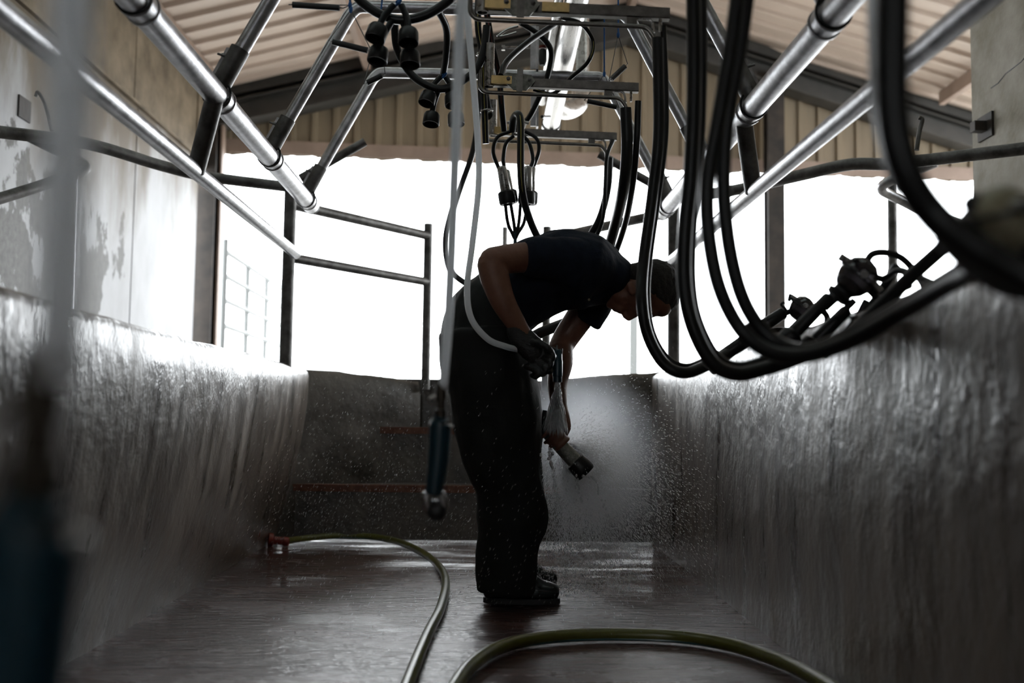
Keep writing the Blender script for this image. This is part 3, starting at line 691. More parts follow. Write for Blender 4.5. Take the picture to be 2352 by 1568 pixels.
# ================================================================== OVERHEAD RUBBER CUPS AND HOSES
def cup(label, px, py, D, px2, py2, r=.031, h=.046, tilt=(0,0), grp='black rubber wash cups overhead'):
    """open rubber cup (mouth down) on a short tube from px2,py2"""
    c = P(px, py, D); ax = V((tilt[0], tilt[1], -1)).normalized()
    t = thing('wash_cup', label, 'rubber cup', c+ax*h, grp)
    g = G(); g.lathe(c-ax*h*.5, ax, [(-.004,.010),(0,r*.55),(.004,r*.86),(.012,r*.97),(h,r),(h+.002,r*.97),(h+.001,r*.80),(h*.4,r*.78),(h*.39,.001)], 24); mk('cup', g, 'rubber', t)
    g = G(); b = P(px2, py2, D+.02); a = c-ax*h*.5; g.tube([a, a-ax*.02+(b-a)*.25, b], .0105, 10, 6); mk('short_tube', g, 'rubber', t)
cup('upper left rubber cup of the nearer overhead set', 866, 74, 2.9, 905, 12, tilt=(-.25,-.25))
cup('lower left rubber cup of the nearer overhead set', 869, 125, 2.93, 905, 40, tilt=(-.12,-.2))
cup('upper right rubber cup of the nearer overhead set', 938, 83, 2.9, 922, 12, tilt=(.03,-.25))
cup('lower right rubber cup of the nearer overhead set', 942, 133, 2.93, 925, 50, tilt=(.02,-.2))
cup('upper left rubber cup of the farther overhead set', 983, 225, 3.6, 1014, 175, tilt=(-.25,-.3))
cup('lower left rubber cup of the farther overhead set', 991, 272, 3.6, 1008, 205, tilt=(-.08,-.2))
cup('upper right rubber cup of the farther overhead set, half behind the clear hose', 1040, 229, 3.6, 1022, 175, tilt=(.1,-.25))
cup('lower right rubber cup of the farther overhead set, half behind the clear hose', 1047, 272, 3.6, 1024, 205, tilt=(.1,-.2))
hose('arc_hose', 'black hose sagging in an arc over the nearer rubber cups', hp([(800,-30,2.95),(835,8,2.95),(880,36,2.95),(925,46,2.95),(975,36,2.95),(1020,10,2.95),(1060,-25,2.95)]), .0145)
hose('arc_hose', 'black hose sagging in an arc over the farther rubber cups', hp([(906,50,3.5),(912,110,3.55),(940,165,3.6),(975,193,3.6),(1015,204,3.6),(1055,190,3.6),(1095,158,3.6),(1112,110,3.6),(1118,60,3.6)]), .0145)
hose('drop_tube', 'black tube dropping from the upper arc to the farther cups', hp([(1008,26,3.3),(1026,70,3.4),(1024,130,3.5),(1018,172,3.6)]), .0125)
for px, py, D, l in ((915, 5, 2.88, 'blue cord knot above the nearer rubber cups'), (1020, 172, 3.58, 'blue cord knot above the farther rubber cups')):
    g = G(); c = P(px, py, D); g.tube([c+V((-.006,0,-.01)), c+V((.008,-.012,.0)), c+V((0,.0,.012)), c+V((-.004,0,.05))], .004, 8, 6); g.ell(c, (.009,.009,.007)); tag(mk('cord_knot', g, 'string'), l, 'cord')
# cluttered centre hoses
ch = [('black hose running down the left of the stub pipes', [(1100,-40,3.66),(1098,60,3.68),(1108,130,3.7),(1112,230,3.72),(1116,330,3.75)], .013, 'yellow'),
      ('black hose leading down onto the middle swing arm', [(1118,30,3.66),(1130,100,3.68),(1146,172,3.72),(1152,240,3.74),(1158,300,3.8)], .012, 'red'),
      ('black hose between the middle and rearmost stub pipes', [(1112,200,4.3),(1120,240,4.32),(1128,272,4.35)], .016, None),
      ('black hose sloping from behind the nearest arm down to the middle clamp', [(1275,55,3.9),(1215,95,3.8),(1165,140,3.7),(1150,175,3.62)], .012, None),
      ('black hose curving over the milk line from the nearest arm', [(1195,52,4.1),(1238,80,4.15),(1266,118,4.2),(1256,180,4.25),(1238,225,4.3),(1216,268,4.35),(1196,290,4.4)], .012, None),
      ('thin striped black hose looping right of the milk line', [(1290,40,3.4),(1335,55,3.45),(1362,95,3.5),(1352,140,3.5),(1312,178,3.6),(1270,215,3.7),(1225,205,3.7)], .0075, 'yellow')]
for lab, pl, r_, sp in ch: hose('feed_hose', lab, hp(pl), r_, stripe=sp)
for px, py, D in ((1104, 124, 3.70), (1113, 255, 3.73)):
    c = P(px, py, D); g = G(); g.tube([c+V((.022*math.cos(q)+.008, .022*math.sin(q), .004*math.cos(q))) for q in np.linspace(0, 2*PI, 20)], .0035, 6, 1); g.box(c+V((-.008,-.004,0)), (.014,.01,.01)); tag(mk('hose_clip', g, 'stainless'), 'small bright hose clip on the bundle %s' % ('by the middle stub pipe' if py < 200 else 'above the rearmost stub pipe'), 'clip')
g = G(); g.tube([P(1154, 109, 4.53), P(1218, 109, 4.55)], .006, 8, 1); g.box(P(1156, 110, 4.53), (.016,.016,.022)); tag(mk('spray_rod', g, 'stainless'), 'small bright rod pointing left below the nearest arm', 'rod')
g = G(); a = P(1142, 84, 3.6); g.tube([a, P(1165, 68, 3.6), P(1190, 60, 3.6)], .005, 8, 4); g.tube([a, P(1160, 82, 3.6), P(1186, 74, 3.6)], .004, 8, 4); tag(mk('wire_catch', g, 'stainless'), 'bent wire catch below the nearest clamp plate', 'catch')
t = thing('valve', 'small black and red valve left of the milk line', 'valve', P(1246, 150, 4.2))
g = G(); g.lathe(P(1246, 150, 4.2), (0,0,1), [(0,.012),(.02,.018),(.06,.018),(.07,.012)], 12); mk('body', g, 'rubber_matt', t)
g = G(); g.lathe(P(1246, 112, 4.2), (0,0,1), [(0,.016),(.012,.016)], 12); mk('red_ring', g, 'red', t)
# black sleeved handles on wires
def handle(label, a, b, apex, D, cord=None, mt='rubber_matt'):
    A, B, C = P(*a, D), P(*b, D), P(*apex, D); t = thing('pull_handle', label, 'handle', (A+B)/2, 'wire pull handles')
    g = G(); g.tube([A, B], .0095, 10, 1, hollow=.4); mk('sleeve', g, mt, t)
    g = G(); e = (B-A).normalized(); g.tube([A, A-e*.012, C], .0016, 6, 1); g.tube([B, B+e*.012, C], .0016, 6, 1); mk('wire', g, 'steel_dark', t)
    if cord:
        g = G(); g.tube([C, P(*cord, D)], .003, 8, 1); g.ell(C, (.006,.006,.012)); mk('cord', g, 'string', t)
handle('black sleeved pull handle at the upper left, flat under the roof', (672,11), (780,18), (804,12), 3.0, (802,-40))
handle('black sleeved pull handle tilted left of the rubber cups', (764,96), (845,116), (806,22), 3.0, (802,-30))
handle('short grey pull handle below the nearer rubber cups', (843,190), (877,174), (872,50), 3.3, (880,-20))
handle('grey pull handle slanting right of the milk line', (1404,182), (1436,152), (1420,80), 3.4, (1420,-30), 'steel_dark')
handle('black pull handle under the middle swing arm', (1349,232), (1416,246), (1388,170), 3.75, (1388,40))

# ================================================================== CLAWS / CLUSTERS
def claw(label, c, ax, r, cups, bowl='stain_dark', grp='milking clusters', topcol='stainless', shell='stainless', rc=.0135, extra=None):
    """milking cluster: bowl + four (cup path) tubes; cups: list of (loop points..., shell start, shell end)"""
    ax = V(ax).normalized(); t = thing('milking_cluster', label, 'milking cluster', c, grp)
    g = G(); g.lathe(c-ax*r*1.15, ax, [(0,r*.3),(r*.12,r*.55),(r*.4,r*.80),(r*.8,r*.95),(r*1.0,r*1.0),(r*1.05,r*1.05),(r*1.18,r*1.05),(r*1.22,r*.97),(r*1.7,r*.80),(r*2.0,r*.45),(r*2.1,.001)], 28); mk('bowl', g, bowl, t)
    g = G(); g.lathe(c-ax*r*.12, ax, [(0,r*1.07),(.006,r*1.07)], 28); mk('seal_ring', g, 'rubber', t)
    for q in range(4):
        a = q*PI/2+PI/4; u = ax.orthogonal().normalized(); w_ = ax.cross(u); dd = u*math.cos(a)+w_*math.sin(a)
        g = G(); g.tube([c+ax*r*.2+dd*r*.7, c+ax*r*.1+dd*r*1.35], r*.2, 10, 1); mk('nipple', g, topcol, t)
    for (loop, s0, s1) in cups:
        if loop: g = G(); g.tube(loop, .0085, 10, 8); mk('short_tube', g, 'rubber', t)
        if s0 is not None:
            d = (s1-s0); L = d.length; d.normalize()
            g = G(); g.lathe(s0, d, [(-.004,rc*.55),(0,rc*.9),(.006,rc),(L,rc*1.08),(L+.002,rc)], 20); sh = mk('shell', g, shell, t)
            g = G(); g.lathe(s1, d, [(-.006,rc*1.3),(0,rc*1.7),(.008,rc*1.75),(rc*2.1,rc*1.75),(rc*2.5,rc*1.55),(rc*2.5,rc*.9),(.01,rc*.85)], 20); mk('mouthpiece', g, 'rubber', t)
    return t
D = 4.15; c = P(1190, 284, D)
cups = []
for (lx, s0, s1) in (([(1172,302),(1142,316),(1133,350),(1146,388)], (1152,384), (1162,442)), ([(1180,312),(1162,330),(1156,365),(1158,384)], (1160,392), (1168,440)),
                     ([(1200,310),(1216,330),(1224,365),(1219,384)], (1212,384), (1210,442)), ([(1206,302),(1232,318),(1238,345),(1226,382)], (1220,384), (1217,442))):
    dd = D+(.03 if lx[1][0] in (1162, 1232) else -.03)
    cups.append(([P(x, y, dd) for x, y in lx], P(*s0, dd), P(*s1, dd)))
t = claw('milking cluster hanging upside down above the man\'s back, shells pointing down', c, (0, 0, 1), .034, cups, rc=.0205)
for pl in (([(1160,462),(1166,510),(1176,535),(1182,548)]), ([(1172,462),(1180,510),(1183,535)]), ([(1196,462),(1192,510),(1186,535)]), ([(1212,462),(1204,510),(1190,535),(1184,548)])):
    g = G(); g.tube([P(x, y, D) for x, y in pl], .0075, 8, 6); mk('short_tube', g, 'rubber', t)
g = G(); g.tube([P(1184, 530, D), P(1183, 565, D)], .008, 8, 1); mk('short_tube', g, 'blue', t)
hose('milk_hose', 'striped black hose looping over the hanging claw and down behind the man', hp([(1176,300,4.1),(1180,272,4.05),(1190,262,4.0),(1196,285,3.98),(1196,380,3.98),(1200,440,4.0),(1212,490,4.05),(1235,545,4.1),(1280,620,4.15)]), .0155, stripe='yellow')

# clusters over the right wall
D = 2.35; c = P(1972, 632, D)
cups = [([P(1940,668,D),P(1915,690,D),P(1895,708,D)], P(1905,682,D), P(1822,768,D)),
        ([P(1962,690,D),P(1940,712,D),P(1925,730,D)], P(1945,712,D+.03), P(1868,788,D+.03)),
        ([P(1990,600,D),P(2005,583,D),P(2035,580,D),P(2070,592,D),P(2100,622,D),P(2125,660,D)], None, None),
        ([P(2000,632,D),P(2030,640,D),P(2060,622,D-.05),P(2090,628,D-.1),P(2150,655,D-.2)], None, None),
        ([P(1998,668,D),P(2020,685,D),P(2050,672,D-.05),P(2090,655,D-.1)], None, None),
        ([P(1990,690,D),P(1965,735,D),P(1925,785,D)], None, None)]
t = claw('larger milking cluster with a smoked bowl resting over the right wall', c, (.62, -.25, .72), .047, cups, bowl='smoke', shell='rubber', rc=.0155)
g = G(); u = V((.62,-.25,.72)).normalized(); g.lathe(c-u*.078, u, [(0,.018),(.006,.030),(.018,.033),(.022,.024),(.034,.024),(.040,.030)], 20); mk('collar', g, 'rubber', t)
for pl, r_, lab in (([(2250,480,1.9),(2175,560,2.0),(2100,628,2.05),(2020,705,2.1),(1950,770,2.15),(1890,812,2.2)], .0150, 'black hose sloping down right of the larger cluster bowl'),
               ([(2060,610,2.4),(2010,690,2.4),(1960,750,2.4),(1900,800,2.35)], .011, 'slim black hose just behind the larger cluster bowl')):
    hose('cluster_hose', lab, hp(pl), r_)
D = 2.95; c = P(1843, 706, D)
cups = [([P(1815,715,D),P(1795,722,D)], P(1800,718,D), P(1748,752,D)), ([P(1838,735,D),P(1800,770,D),P(1760,790,D)], None, None),
        (None, P(1720,775,D-.05), P(1655,822,D-.05)), ([P(1868,700,D),P(1900,730,D),P(1880,790,D)], None, None), ([P(1742,770,D),P(1780,758,D),P(1830,762,D),P(1862,775,D)], None, None)]
t = claw('smaller milking cluster with a smoked bowl behind the long hoses', c, (.5, -.1, .6), .036, cups, bowl='smoke', shell='rubber', rc=.018)
g = G(); g.tube([P(1826,700,D), P(1818,685,D), P(1812,690,D), P(1815,675,D)], .004, 8, 6); g.tube([P(1806,712,D), P(1795,700,D), P(1800,694,D)], .004, 8, 6); mk('hook', g, 'rubber_matt', t)
D = 1.0; c = P(2300, 498, D)
cups = [([P(2275,520,D),P(2240,490,D),P(2228,466,D),P(2245,462,D),P(2262,478,D)], None, None), ([P(2330,530,D),P(2380,600,D),P(2460,640,D)], None, None),
        ([P(2290,530,D),P(2300,580,D),P(2360,620,D)], None, None)]
claw('large blurred milking cluster with a beige top at the right edge', c, (-.2, 0, 1), .034, cups, bowl='beige', shell='rubber')

# ================================================================== THE MAN
Dn = 3.46; Dc = 3.62; Df = 3.78
k = 1/F
man = thing('person', 'man bent far forward in a dark T-shirt and dark trousers, rinsing a milking shell', 'person', onz(1165, 1365, 0))
def E(g, px, py, D, rx, rz, ry, ang=0):
    a = math.radians(ang); g.ell(P(px, py, D), (rx*D*k, ry, rz*D*k), (V((math.cos(a), 0, math.sin(a))), V((0,1,0)), V((-math.sin(a), 0, math.cos(a)))), 24, 16)
def finger(g, pts, r): g.tube(pts, [r, r*.95, r*.85], 10, 4, rnd=True)
body = G()
# legs and torso under the clothes
for D in (Dn+.07, Df-.05):
    body.loft([P(1120,780,D), P(1135,900,D), P(1165,1060,D), P(1165,1200,D), P(1160,1330,D)], [.10,.085,.06,.058,.04], [.10,.085,.06,.058,.04])
    body.loft([P(1150,1350,D), P(1205,1358,D)], [.022,.018], [.03,.03])
body.loft([P(1105,750,Dc), P(1170,690,Dc), P(1250,640,Dc), P(1320,628,Dc), P(1370,635,Dc)], [.115,.115,.125,.115,.075], [.15,.15,.17,.175,.12])
body.loft([P(1350,640,Dc), P(1400,655,Dc), P(1440,662,Dc)], [.062,.060,.060], [.065,.06,.06])
# head: skull, face, jaw
HD = 3.60
E(body, 1500, 664, HD, 58, 64, .077); E(body, 1465, 676, HD, 48, 46, .070); E(body, 1428, 682, HD, 30, 26, .056, -10); E(body, 1410, 694, HD, 14, 13, .03)
E(body, 1402, 700, HD, 10, 9, .022); E(body, 1424, 705, HD, 20, 13, .03); E(body, 1413, 711, HD, 6, 5, .022); E(body, 1424, 714, HD, 6, 7, .024)
body.loft([P(1478,712,HD), P(1458,722,HD), P(1443,730,HD)], [.010,.012,.012], [.010,.013,.015]); E(body, 1437, 724, HD, 8, 8, .016); E(body, 1452, 718, HD, 14, 12, .03)
E(body, 1490, 716, HD, 22, 15, .055); E(body, 1520, 702, HD, 24, 26, .055); E(body, 1457, 708, HD, 9, 9, .045)
for s_ in (-1, 1):
    E(body, 1450, 664, HD+s_*.078, 11, 17, .010, 20); E(body, 1447, 655, HD+s_*.084, 9, 10, .006)
# near arm (gloved) and far arm
body.loft([P(1325,608,3.46), P(1260,592,3.42), P(1190,592,3.38), P(1128,600,3.34)], [.062,.058,.052,.048], [.06,.055,.05,.045])
body.loft([P(1127,602,3.34), P(1137,640,3.34), P(1157,695,3.34), P(1192,753,3.35), P(1210,780,3.36)], [.048,.050,.042,.032,.028], [.044,.046,.04,.026,.024])
body.loft([P(1370,655,3.78), P(1340,715,3.80), P(1300,775,3.80), P(1287,800,3.78)], [.062,.056,.050,.046], [.06,.052,.048,.046])
body.loft([P(1288,798,3.78), P(1288,835,3.76), P(1280,880,3.74), P(1284,930,3.70), P(1290,955,3.68)], [.047,.046,.038,.031,.030], [.046,.044,.036,.024,.024])
# far hand: palm plus five fingers closed round the shell
sh0 = P(1252, 985, 3.60); sh1 = P(1322, 1060, 3.60); sd = (sh1-sh0).normalized(); sn = V((sd.z, 0, -sd.x)); 
if sn.x < 0: sn = -sn
palm_c = P(1284, 982, 3.655)
body.loft([P(1290,952,3.68), P(1288,978,3.665), P(1280,1000,3.655)], [.030,.040,.034], [.022,.020,.018])
for q, (off, ln) in enumerate(((-.036, 1.0), (-.013, 1.08), (.010, 1.02), (.032, .85))):
    cc = sh0.lerp(sh1, .30)+sd*off; fr = []
    for a in (70, 10, -50, -105, -150):
        aa = math.radians(a)*ln; fr.append(cc + sn*math.cos(aa)*.036 + V((0, 1, 0))*math.sin(aa)*.036)
    body.tube(fr, [.0095,.0095,.009,.0085,.0075], 10, 4, rnd=True)
cc = sh0.lerp(sh1, .05)
body.tube([P(1272,960,3.66), cc+sn*.035+V((0,.01,0))-sd*.01, cc+sn*.01+V((0,-.033,0))], [.013,.0115,.009], 10, 5, rnd=True)
# near hand inside the glove
body.loft([P(1205,775,3.36), P(1225,800,3.37)], [.03,.03], [.02,.02])
solid('body', body, 'skin', man, voxel=.0045, it=5)

# glove with five fingers round the gun grip
gl = G()
gl.loft([P(1184,752,3.35), P(1198,775,3.355), P(1222,800,3.36), P(1246,822,3.37)], [.034,.042,.046,.038], [.028,.027,.026,.022])
for q, (px, py) in enumerate(((1246,806), (1240,822), (1230,836), (1218,846))):
    a = P(px-8, py-4, 3.372); ln = (1.0, 1.05, 1.0, .8)[q]
    gl.tube([a, P(px+14*ln, py+2, 3.345), P(px+24*ln, py+12, 3.33), P(px+16*ln, py+24*ln, 3.345), P(px+4, py+20*ln, 3.37)], [.0125,.012,.011,.010,.009], 10, 4, rnd=True)
gl.tube([P(1226,786,3.34), P(1246,790,3.325), P(1264,806,3.33), P(1272,818,3.345)], [.015,.0125,.0115,.009], 10, 4, rnd=True)
gl.loft([P(1232,832,3.37), P(1250,846,3.37), P(1264,852,3.365)], [.024,.02,.012], [.02,.018,.012])
solid('glove', gl, 'glove', man, voxel=.004, it=3, amp=.0018, fr=60)['label'] = 'black rubber glove'

# clothes
s = G()
s.loft([P(1150,712,Dc), P(1200,665,Dc), P(1260,628,Dc), P(1310,620,Dc), P(1360,625,Dc), P(1405,640,Dc)], [.13,.150,.152,.150,.138,.085], [.165,.185,.20,.225,.225,.13])
s.loft([P(1372,640,Dc), P(1420,648,Dc)], [.095,.07], [.10,.075], rnd=False)
s.loft([P(1330,612,3.46), P(1270,594,3.42), P(1206,591,3.385)], [.095,.078,.062], [.075,.066,.058], rnd=False)
s.loft([P(1378,660,3.76), P(1362,700,3.79), P(1342,738,3.8)], [.080,.070,.062], [.07,.064,.058], rnd=False)
s.loft([P(1215,690,Dc), P(1290,668,Dc), P(1360,672,Dc)], [.055,.078,.05], [.15,.16,.12])
sh = solid('t_shirt', s, 'shirt', man, voxel=.007, it=4, amp=.012, fr=7)
# trousers
tr = G()
rows = [(650,1072,1150),(700,1032,1200),(760,1009,1218),(830,1010,1228),(900,1024,1236),(970,1038,1248),(1050,1060,1246),(1110,1086,1247),(1150,1092,1252),(1190,1093,1257),(1240,1100,1240),(1300,1098,1234),(1362,1097,1228)]
for D, w0, yo in ((Dn+.06, 0, 0), (Df-.04, 12, -14)):
    p = [P((a+b)/2+(w0/2), y+yo if y > 1100 else y, D) for y, a, b in rows[2:]]
    tr.loft(p, [(b-a-abs(w0))/2*D*k for y, a, b in rows[2:]], [.125,.125,.12,.115,.105,.10,.095,.095,.09,.09,.088], rnd=False, k=3)
tr.loft([P(1150,690,Dc), P(1125,735,Dc), P(1115,790,Dc)], [.135,.155,.16], [.175,.185,.18])
solid('trousers', tr, 'trouser', man, voxel=.008, it=5, amp=.014, fr=6)
# boots
for D, yb, x0, x1_ in ((Dn+.075, 1383, 1104, 1290), (Df-.02, 1352, 1120, 1284)):
    base = onz((x0+x1_)/2, yb, .0); D = base.y; xa = onz(x0, yb, 0).x; xb_ = onz(x1_, yb, 0).x; Lb = xb_-xa
    b = G()
    b.loft([V((xa+.30*Lb, D, .28)), V((xa+.28*Lb, D, .14)), V((xa+.30*Lb, D, .075))], [.062,.055,.055], [.06,.05,.046], rnd=False)
    b.loft([V((xa+.13*Lb, D, .045)), V((xa+.4*Lb, D, .052)), V((xa+.7*Lb, D, .045)), V((xa+.88*Lb, D, .040))], [.042,.048,.040,.032], [.038,.045,.050,.042])
    b.loft([V((xa+.2*Lb, D, .085)), V((xa+.45*Lb, D, .082)), V((xa+.70*Lb, D, .056))], [.055,.050,.034], [.05,.052,.045])
    bo = solid('boot', b, 'boot', man, voxel=.006, it=4)
    g = G(); n_ = 28
    pl = [(xa+.03*Lb+Lb*.95*(.5-.5*math.cos(2*PI*i/n_)), D+(.044+.006*math.cos(2*PI*i/n_+PI))*(abs(math.sin(2*PI*i/n_))**.6)*(1 if i < n_/2 else -1), .0) for i in range(n_)]
    g.prism(pl, (0, 0, .018)); mk('sole', g, 'rubber_matt', bo)
# hair
h = G()
E(h, 1504, 660, HD, 60, 66, .081); E(h, 1475, 634, HD, 36, 33, .072); E(h, 1458, 628, HD, 24, 24, .062); E(h, 1532, 672, HD, 30, 46, .062)
ho = solid('hair', h, 'hair', man, voxel=.005, it=2, amp=.004, fr=60)
# carve: keep hair away from the face by bevel cut
bm = bmesh.new(); bm.from_mesh(ho.data); org = man.location
a = P(1432, 640, HD)-org; b = P(1552, 722, HD)-org; dd = (b-a); nrm = V((dd.z, 0, -dd.x)).normalized()
if nrm.z < 0: nrm = -nrm
bmesh.ops.bisect_plane(bm, geom=bm.verts[:]+bm.edges[:]+bm.faces[:], plane_co=a, plane_no=nrm, clear_inner=True)
bm.to_mesh(ho.data); bm.free()
g = G()
for s_ in (-1, 1): E(g, 1472, 718, HD+s_*.034, 5, 5, .009)
mk('eye', g, 'beige', man)
# collar button line and red tag
g = G(); E(g, 1353, 688, 3.475, 3, 3, .002); mk('button', g, 'beige', sh)

# gun in his hand
t = thing('spray_gun', 'dark blue spray gun in the man\'s gloved hand, pointing down', 'spray gun', P(1281, 876, 3.39))
g = G(); g.tube([P(1190,802,3.36), P(1225,806,3.37), P(1262,812,3.385)], .0125, 12, 4); mk('grip', g, 'blue', t)
g = G(); g.lathe(P(1281, 806, 3.39), (0,0,-1), [(-.006,.010),(0,.015),(.03,.016),(.034,.0175),(.085,.0175),(.087,.0155),(.106,.0155),(.106,.009),(.09,.008)], 20); mk('nozzle', g, 'blue', t)
g = G(); g.tube([P(1262,806,3.385), P(1268,798,3.385), P(1278,802,3.385), P(1279,792,3.385)], .004, 8, 6); g.tube([P(1290,812,3.385), P(1291,800,3.385)], .003, 8, 1); mk('trigger', g, 'steel_dark', t)

# the shell he is rinsing
t = thing('teat_cup', 'milking shell with black mouthpiece held under the water jet', 'milking cup', sh1)
g = G(); d = (sh1-sh0); L = d.length; d.normalize(); g.lathe(sh0-d*.03, d, [(0,.012),(.01,.023),(.02,.026),(L+.03,.029),(L+.032,.024)], 24); mk('shell', g, 'cast', t)
g = G(); g.lathe(sh1-d*.005, d, [(0,.030),(.004,.037),(.03,.040),(.055,.040),(.062,.036),(.062,.018),(.02,.016)], 24); mk('mouthpiece', g, 'rubber', t)
for pl in ([(1256,985),(1248,968),(1252,942)], [(1272,990),(1262,965),(1252,945)], [(1240,975),(1246,990),(1262,1000)]):
    g = G(); g.tube([P(x, y, 3.57) for x, y in pl], .0085, 8, 6); mk('short_tube', g, 'rubber', t)

# ================================================================== WATER
def drops(name, label, C, Dr, L, Wd, mt='water'):
    """C centres, Dr unit directions, L half lengths, Wd half widths -> one mesh of little spindles"""
    n_ = len(C); up = np.tile([0., 1., 0.], (n_, 1)); a = np.cross(Dr, up); a /= np.linalg.norm(a, axis=1)[:, None]+1e-9; b = np.cross(Dr, a)
    W_ = Wd[:, None]; Lh = L[:, None]
    vs = np.stack([C+Dr*Lh, C-Dr*Lh, C+a*W_, C+b*W_, C-a*W_, C-b*W_], 1).reshape(-1, 3)
    base = (np.arange(n_)*6)[:, None, None]
    f = np.array([[0,2,3],[0,3,4],[0,4,5],[0,5,2],[1,3,2],[1,4,3],[1,5,4],[1,2,5]])[None]+base
    f = f.reshape(-1, 3); me = bpy.data.meshes.new(name)
    org = C.mean(0); vs = vs-org
    me.vertices.add(len(vs)); me.vertices.foreach_set('co', vs.ravel()); me.loops.add(f.size); me.loops.foreach_set('vertex_index', f.ravel().astype(np.int32))
    me.polygons.add(len(f)); me.polygons.foreach_set('loop_start', np.arange(0, f.size, 3, dtype=np.int32)); me.update(calc_edges=True)
    me.polygons.foreach_set('use_smooth', [True]*len(f)); me.materials.append(M[mt])
    o = bpy.data.objects.new(name, me); COL.objects.link(o); o.location = V(org); tag(o, label, 'water', kind='stuff'); return o
noz = np.array(P(1281, 880, 3.40)); hit = np.array(P(1285, 985, 3.54))
# jet: long streaks in a cone
n_ = 1700; t_ = rng.uniform(0, 1, n_)**.8; ang = rng.uniform(0, 2*PI, n_); rad = np.sqrt(rng.uniform(0, 1, n_))
dirs = np.stack([rad*np.cos(ang)*.27-.03, rad*np.sin(ang)*.25+.25, -np.ones(n_)], 1); dirs /= np.linalg.norm(dirs, axis=1)[:, None]
C = noz+np.array([0,0,0])+dirs*(t_*.165)[:, None]+np.stack([rng.normal(0,.004,n_)]*3, 1)*np.array([1,1,0])
drops('water_jet', 'bright cone of water streaks leaving the spray gun nozzle', C, dirs, rng.uniform(.008,.028,n_), rng.uniform(.0006,.0014,n_))
# splash mist thrown off the shell, mostly down and to the right
hs = np.array(P(1300, 1015, 3.66)); n_ = 42000
th = rng.normal(-.95, .62, n_); ph = rng.normal(0, .75, n_); sp = rng.gamma(2.2, .15, n_)
vx = np.cos(th)*np.cos(ph); vz = np.sin(th); vy = np.abs(np.cos(th)*np.sin(ph))*.8*np.where(rng.uniform(0,1,n_) < .8, 1, -.5)
v = np.stack([vx, vy, vz], 1); C = hs+v*sp[:, None]; C[:, 2] -= .45*sp**2*1.2
dd_ = v.copy(); dd_[:, 2] -= 1.1*sp
ok = (C[:, 2] > .01) & (C[:, 0] < .84) & (C[:, 0] > -.92) & (C[:, 1] < 5.2) & (C[:, 1] > 2.2); C = C[ok]; dd_ = dd_[ok]; sp_ = sp[ok]
dd_ /= np.linalg.norm(dd_, axis=1)[:, None]; m_ = len(C)
drops('water_mist', 'fine mist of droplets spraying down and right from the rinsed shell', C, dd_, rng.uniform(.0018,.0065,m_), rng.uniform(.0005,.0014,m_))
# thin drizzle of droplets behind and left of him
n_ = 5200; C = np.stack([rng.uniform(-.92,.83,n_), rng.uniform(2.9,5.1,n_), rng.uniform(.02,1.0,n_)*rng.uniform(.3,1,n_)], 1)
v = np.stack([-.55+rng.normal(0,.15,n_)+np.where(C[:,0] > .2, 1.0, 0), rng.normal(0,.2,n_), -np.ones(n_)], 1); v /= np.linalg.norm(v, axis=1)[:, None]
drops('water_drizzle', 'sparse droplets drifting through the pit around the man', C, v, rng.uniform(.002,.007,n_), rng.uniform(.0003,.0006,n_))
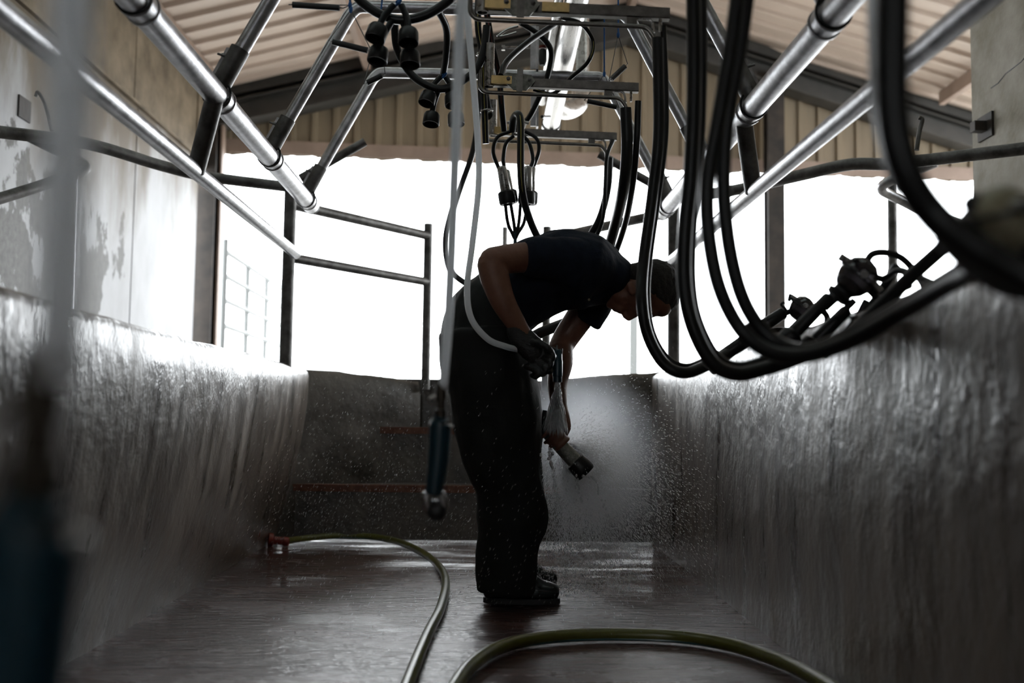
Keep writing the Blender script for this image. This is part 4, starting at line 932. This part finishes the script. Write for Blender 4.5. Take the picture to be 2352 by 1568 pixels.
# fat drips falling from hand and mouthpiece
C = []; S = []
def trail(pl, n, D, jit, s):
    p = cr([P(x, y, D) for x, y in pl], 20)
    for i in range(n):
        q = p[int(rng.uniform(0, len(p)-1))]; C.append(tuple(q+V((rng.normal(0, jit), rng.normal(0, jit), rng.normal(0, jit))))); S.append(rng.uniform(.6, 1.3)*s)
trail([(1263,1032),(1266,1060),(1272,1090),(1274,1120),(1282,1150),(1290,1172)], 90, 3.52, .003, .0022)
trail([(1270,1040),(1282,1035)], 12, 3.52, .002, .002)
trail([(1336,1092),(1350,1094),(1362,1098),(1372,1112),(1374,1130)], 45, 3.56, .0015, .0016)
trail([(1374,1130),(1384,1155),(1392,1175),(1400,1200),(1404,1215)], 14, 3.56, .004, .0022)
trail([(1326,1094),(1330,1120),(1334,1150)], 16, 3.56, .004, .0022)
trail([(1240,1045),(1250,1030)], 14, 3.5, .004, .0018)
for i in range(150):
    x = rng.normal(1300, 45); y = rng.uniform(1090, 1340); C.append(tuple(P(min(max(x, 1256), 1420), y, 3.5+rng.uniform(0, .2)))); S.append(rng.uniform(.0009, .0022))
C = np.array(C); S = np.array(S); v = np.tile([.03, 0, -1.], (len(C), 1)); v /= np.linalg.norm(v, axis=1)[:, None]
g = G()
for c_, s_ in zip(C, S):
    g.ell(c_, (s_*1.5, s_*1.5, s_*1.5*rng.uniform(1.0, 1.9)), n=8, m=6)
o = mk('water_drips', g, 'drip', auto=180); tag(o, 'fat bright water drips falling from the hand and shell', 'water', kind='stuff')
# rinsing haze
def haze():
    m = bpy.data.materials.new('spray_haze'); m.use_nodes = True; nt = m.node_tree; n = nt.nodes; L = nt.links; n.remove(n['Principled BSDF'])
    vs_ = n.new('ShaderNodeVolumeScatter'); vs_.inputs['Color'].default_value = (.93,.95,1,1); vs_.inputs['Anisotropy'].default_value = .83
    tc = n.new('ShaderNodeTexCoord'); gr = n.new('ShaderNodeTexGradient'); gr.gradient_type = 'SPHERICAL'
    L.new(tc.outputs['Object'], gr.inputs[0])
    p = n.new('ShaderNodeMath'); p.operation = 'POWER'; p.inputs[1].default_value = 2.4; L.new(gr.outputs['Fac'], p.inputs[0])
    q = n.new('ShaderNodeMath'); q.operation = 'MULTIPLY'; q.inputs[1].default_value = 6.5; L.new(p.outputs[0], q.inputs[0])
    L.new(q.outputs[0], vs_.inputs['Density']); L.new(vs_.outputs[0], n['Material Output'].inputs['Volume']); return m
M['haze'] = haze()
g = G(); g.ell((0,0,0), (1,1,1), n=20, m=12); o = mk('spray_haze', g, 'haze', org=V((0,0,0)))
c = P(1372, 1062, 3.93); o.location = c; o.scale = (.36, .34, .48); o.rotation_euler = (0, math.radians(-32), 0)
tag(o, 'soft cloud of spray right of the rinsed shell', 'spray', kind='stuff')
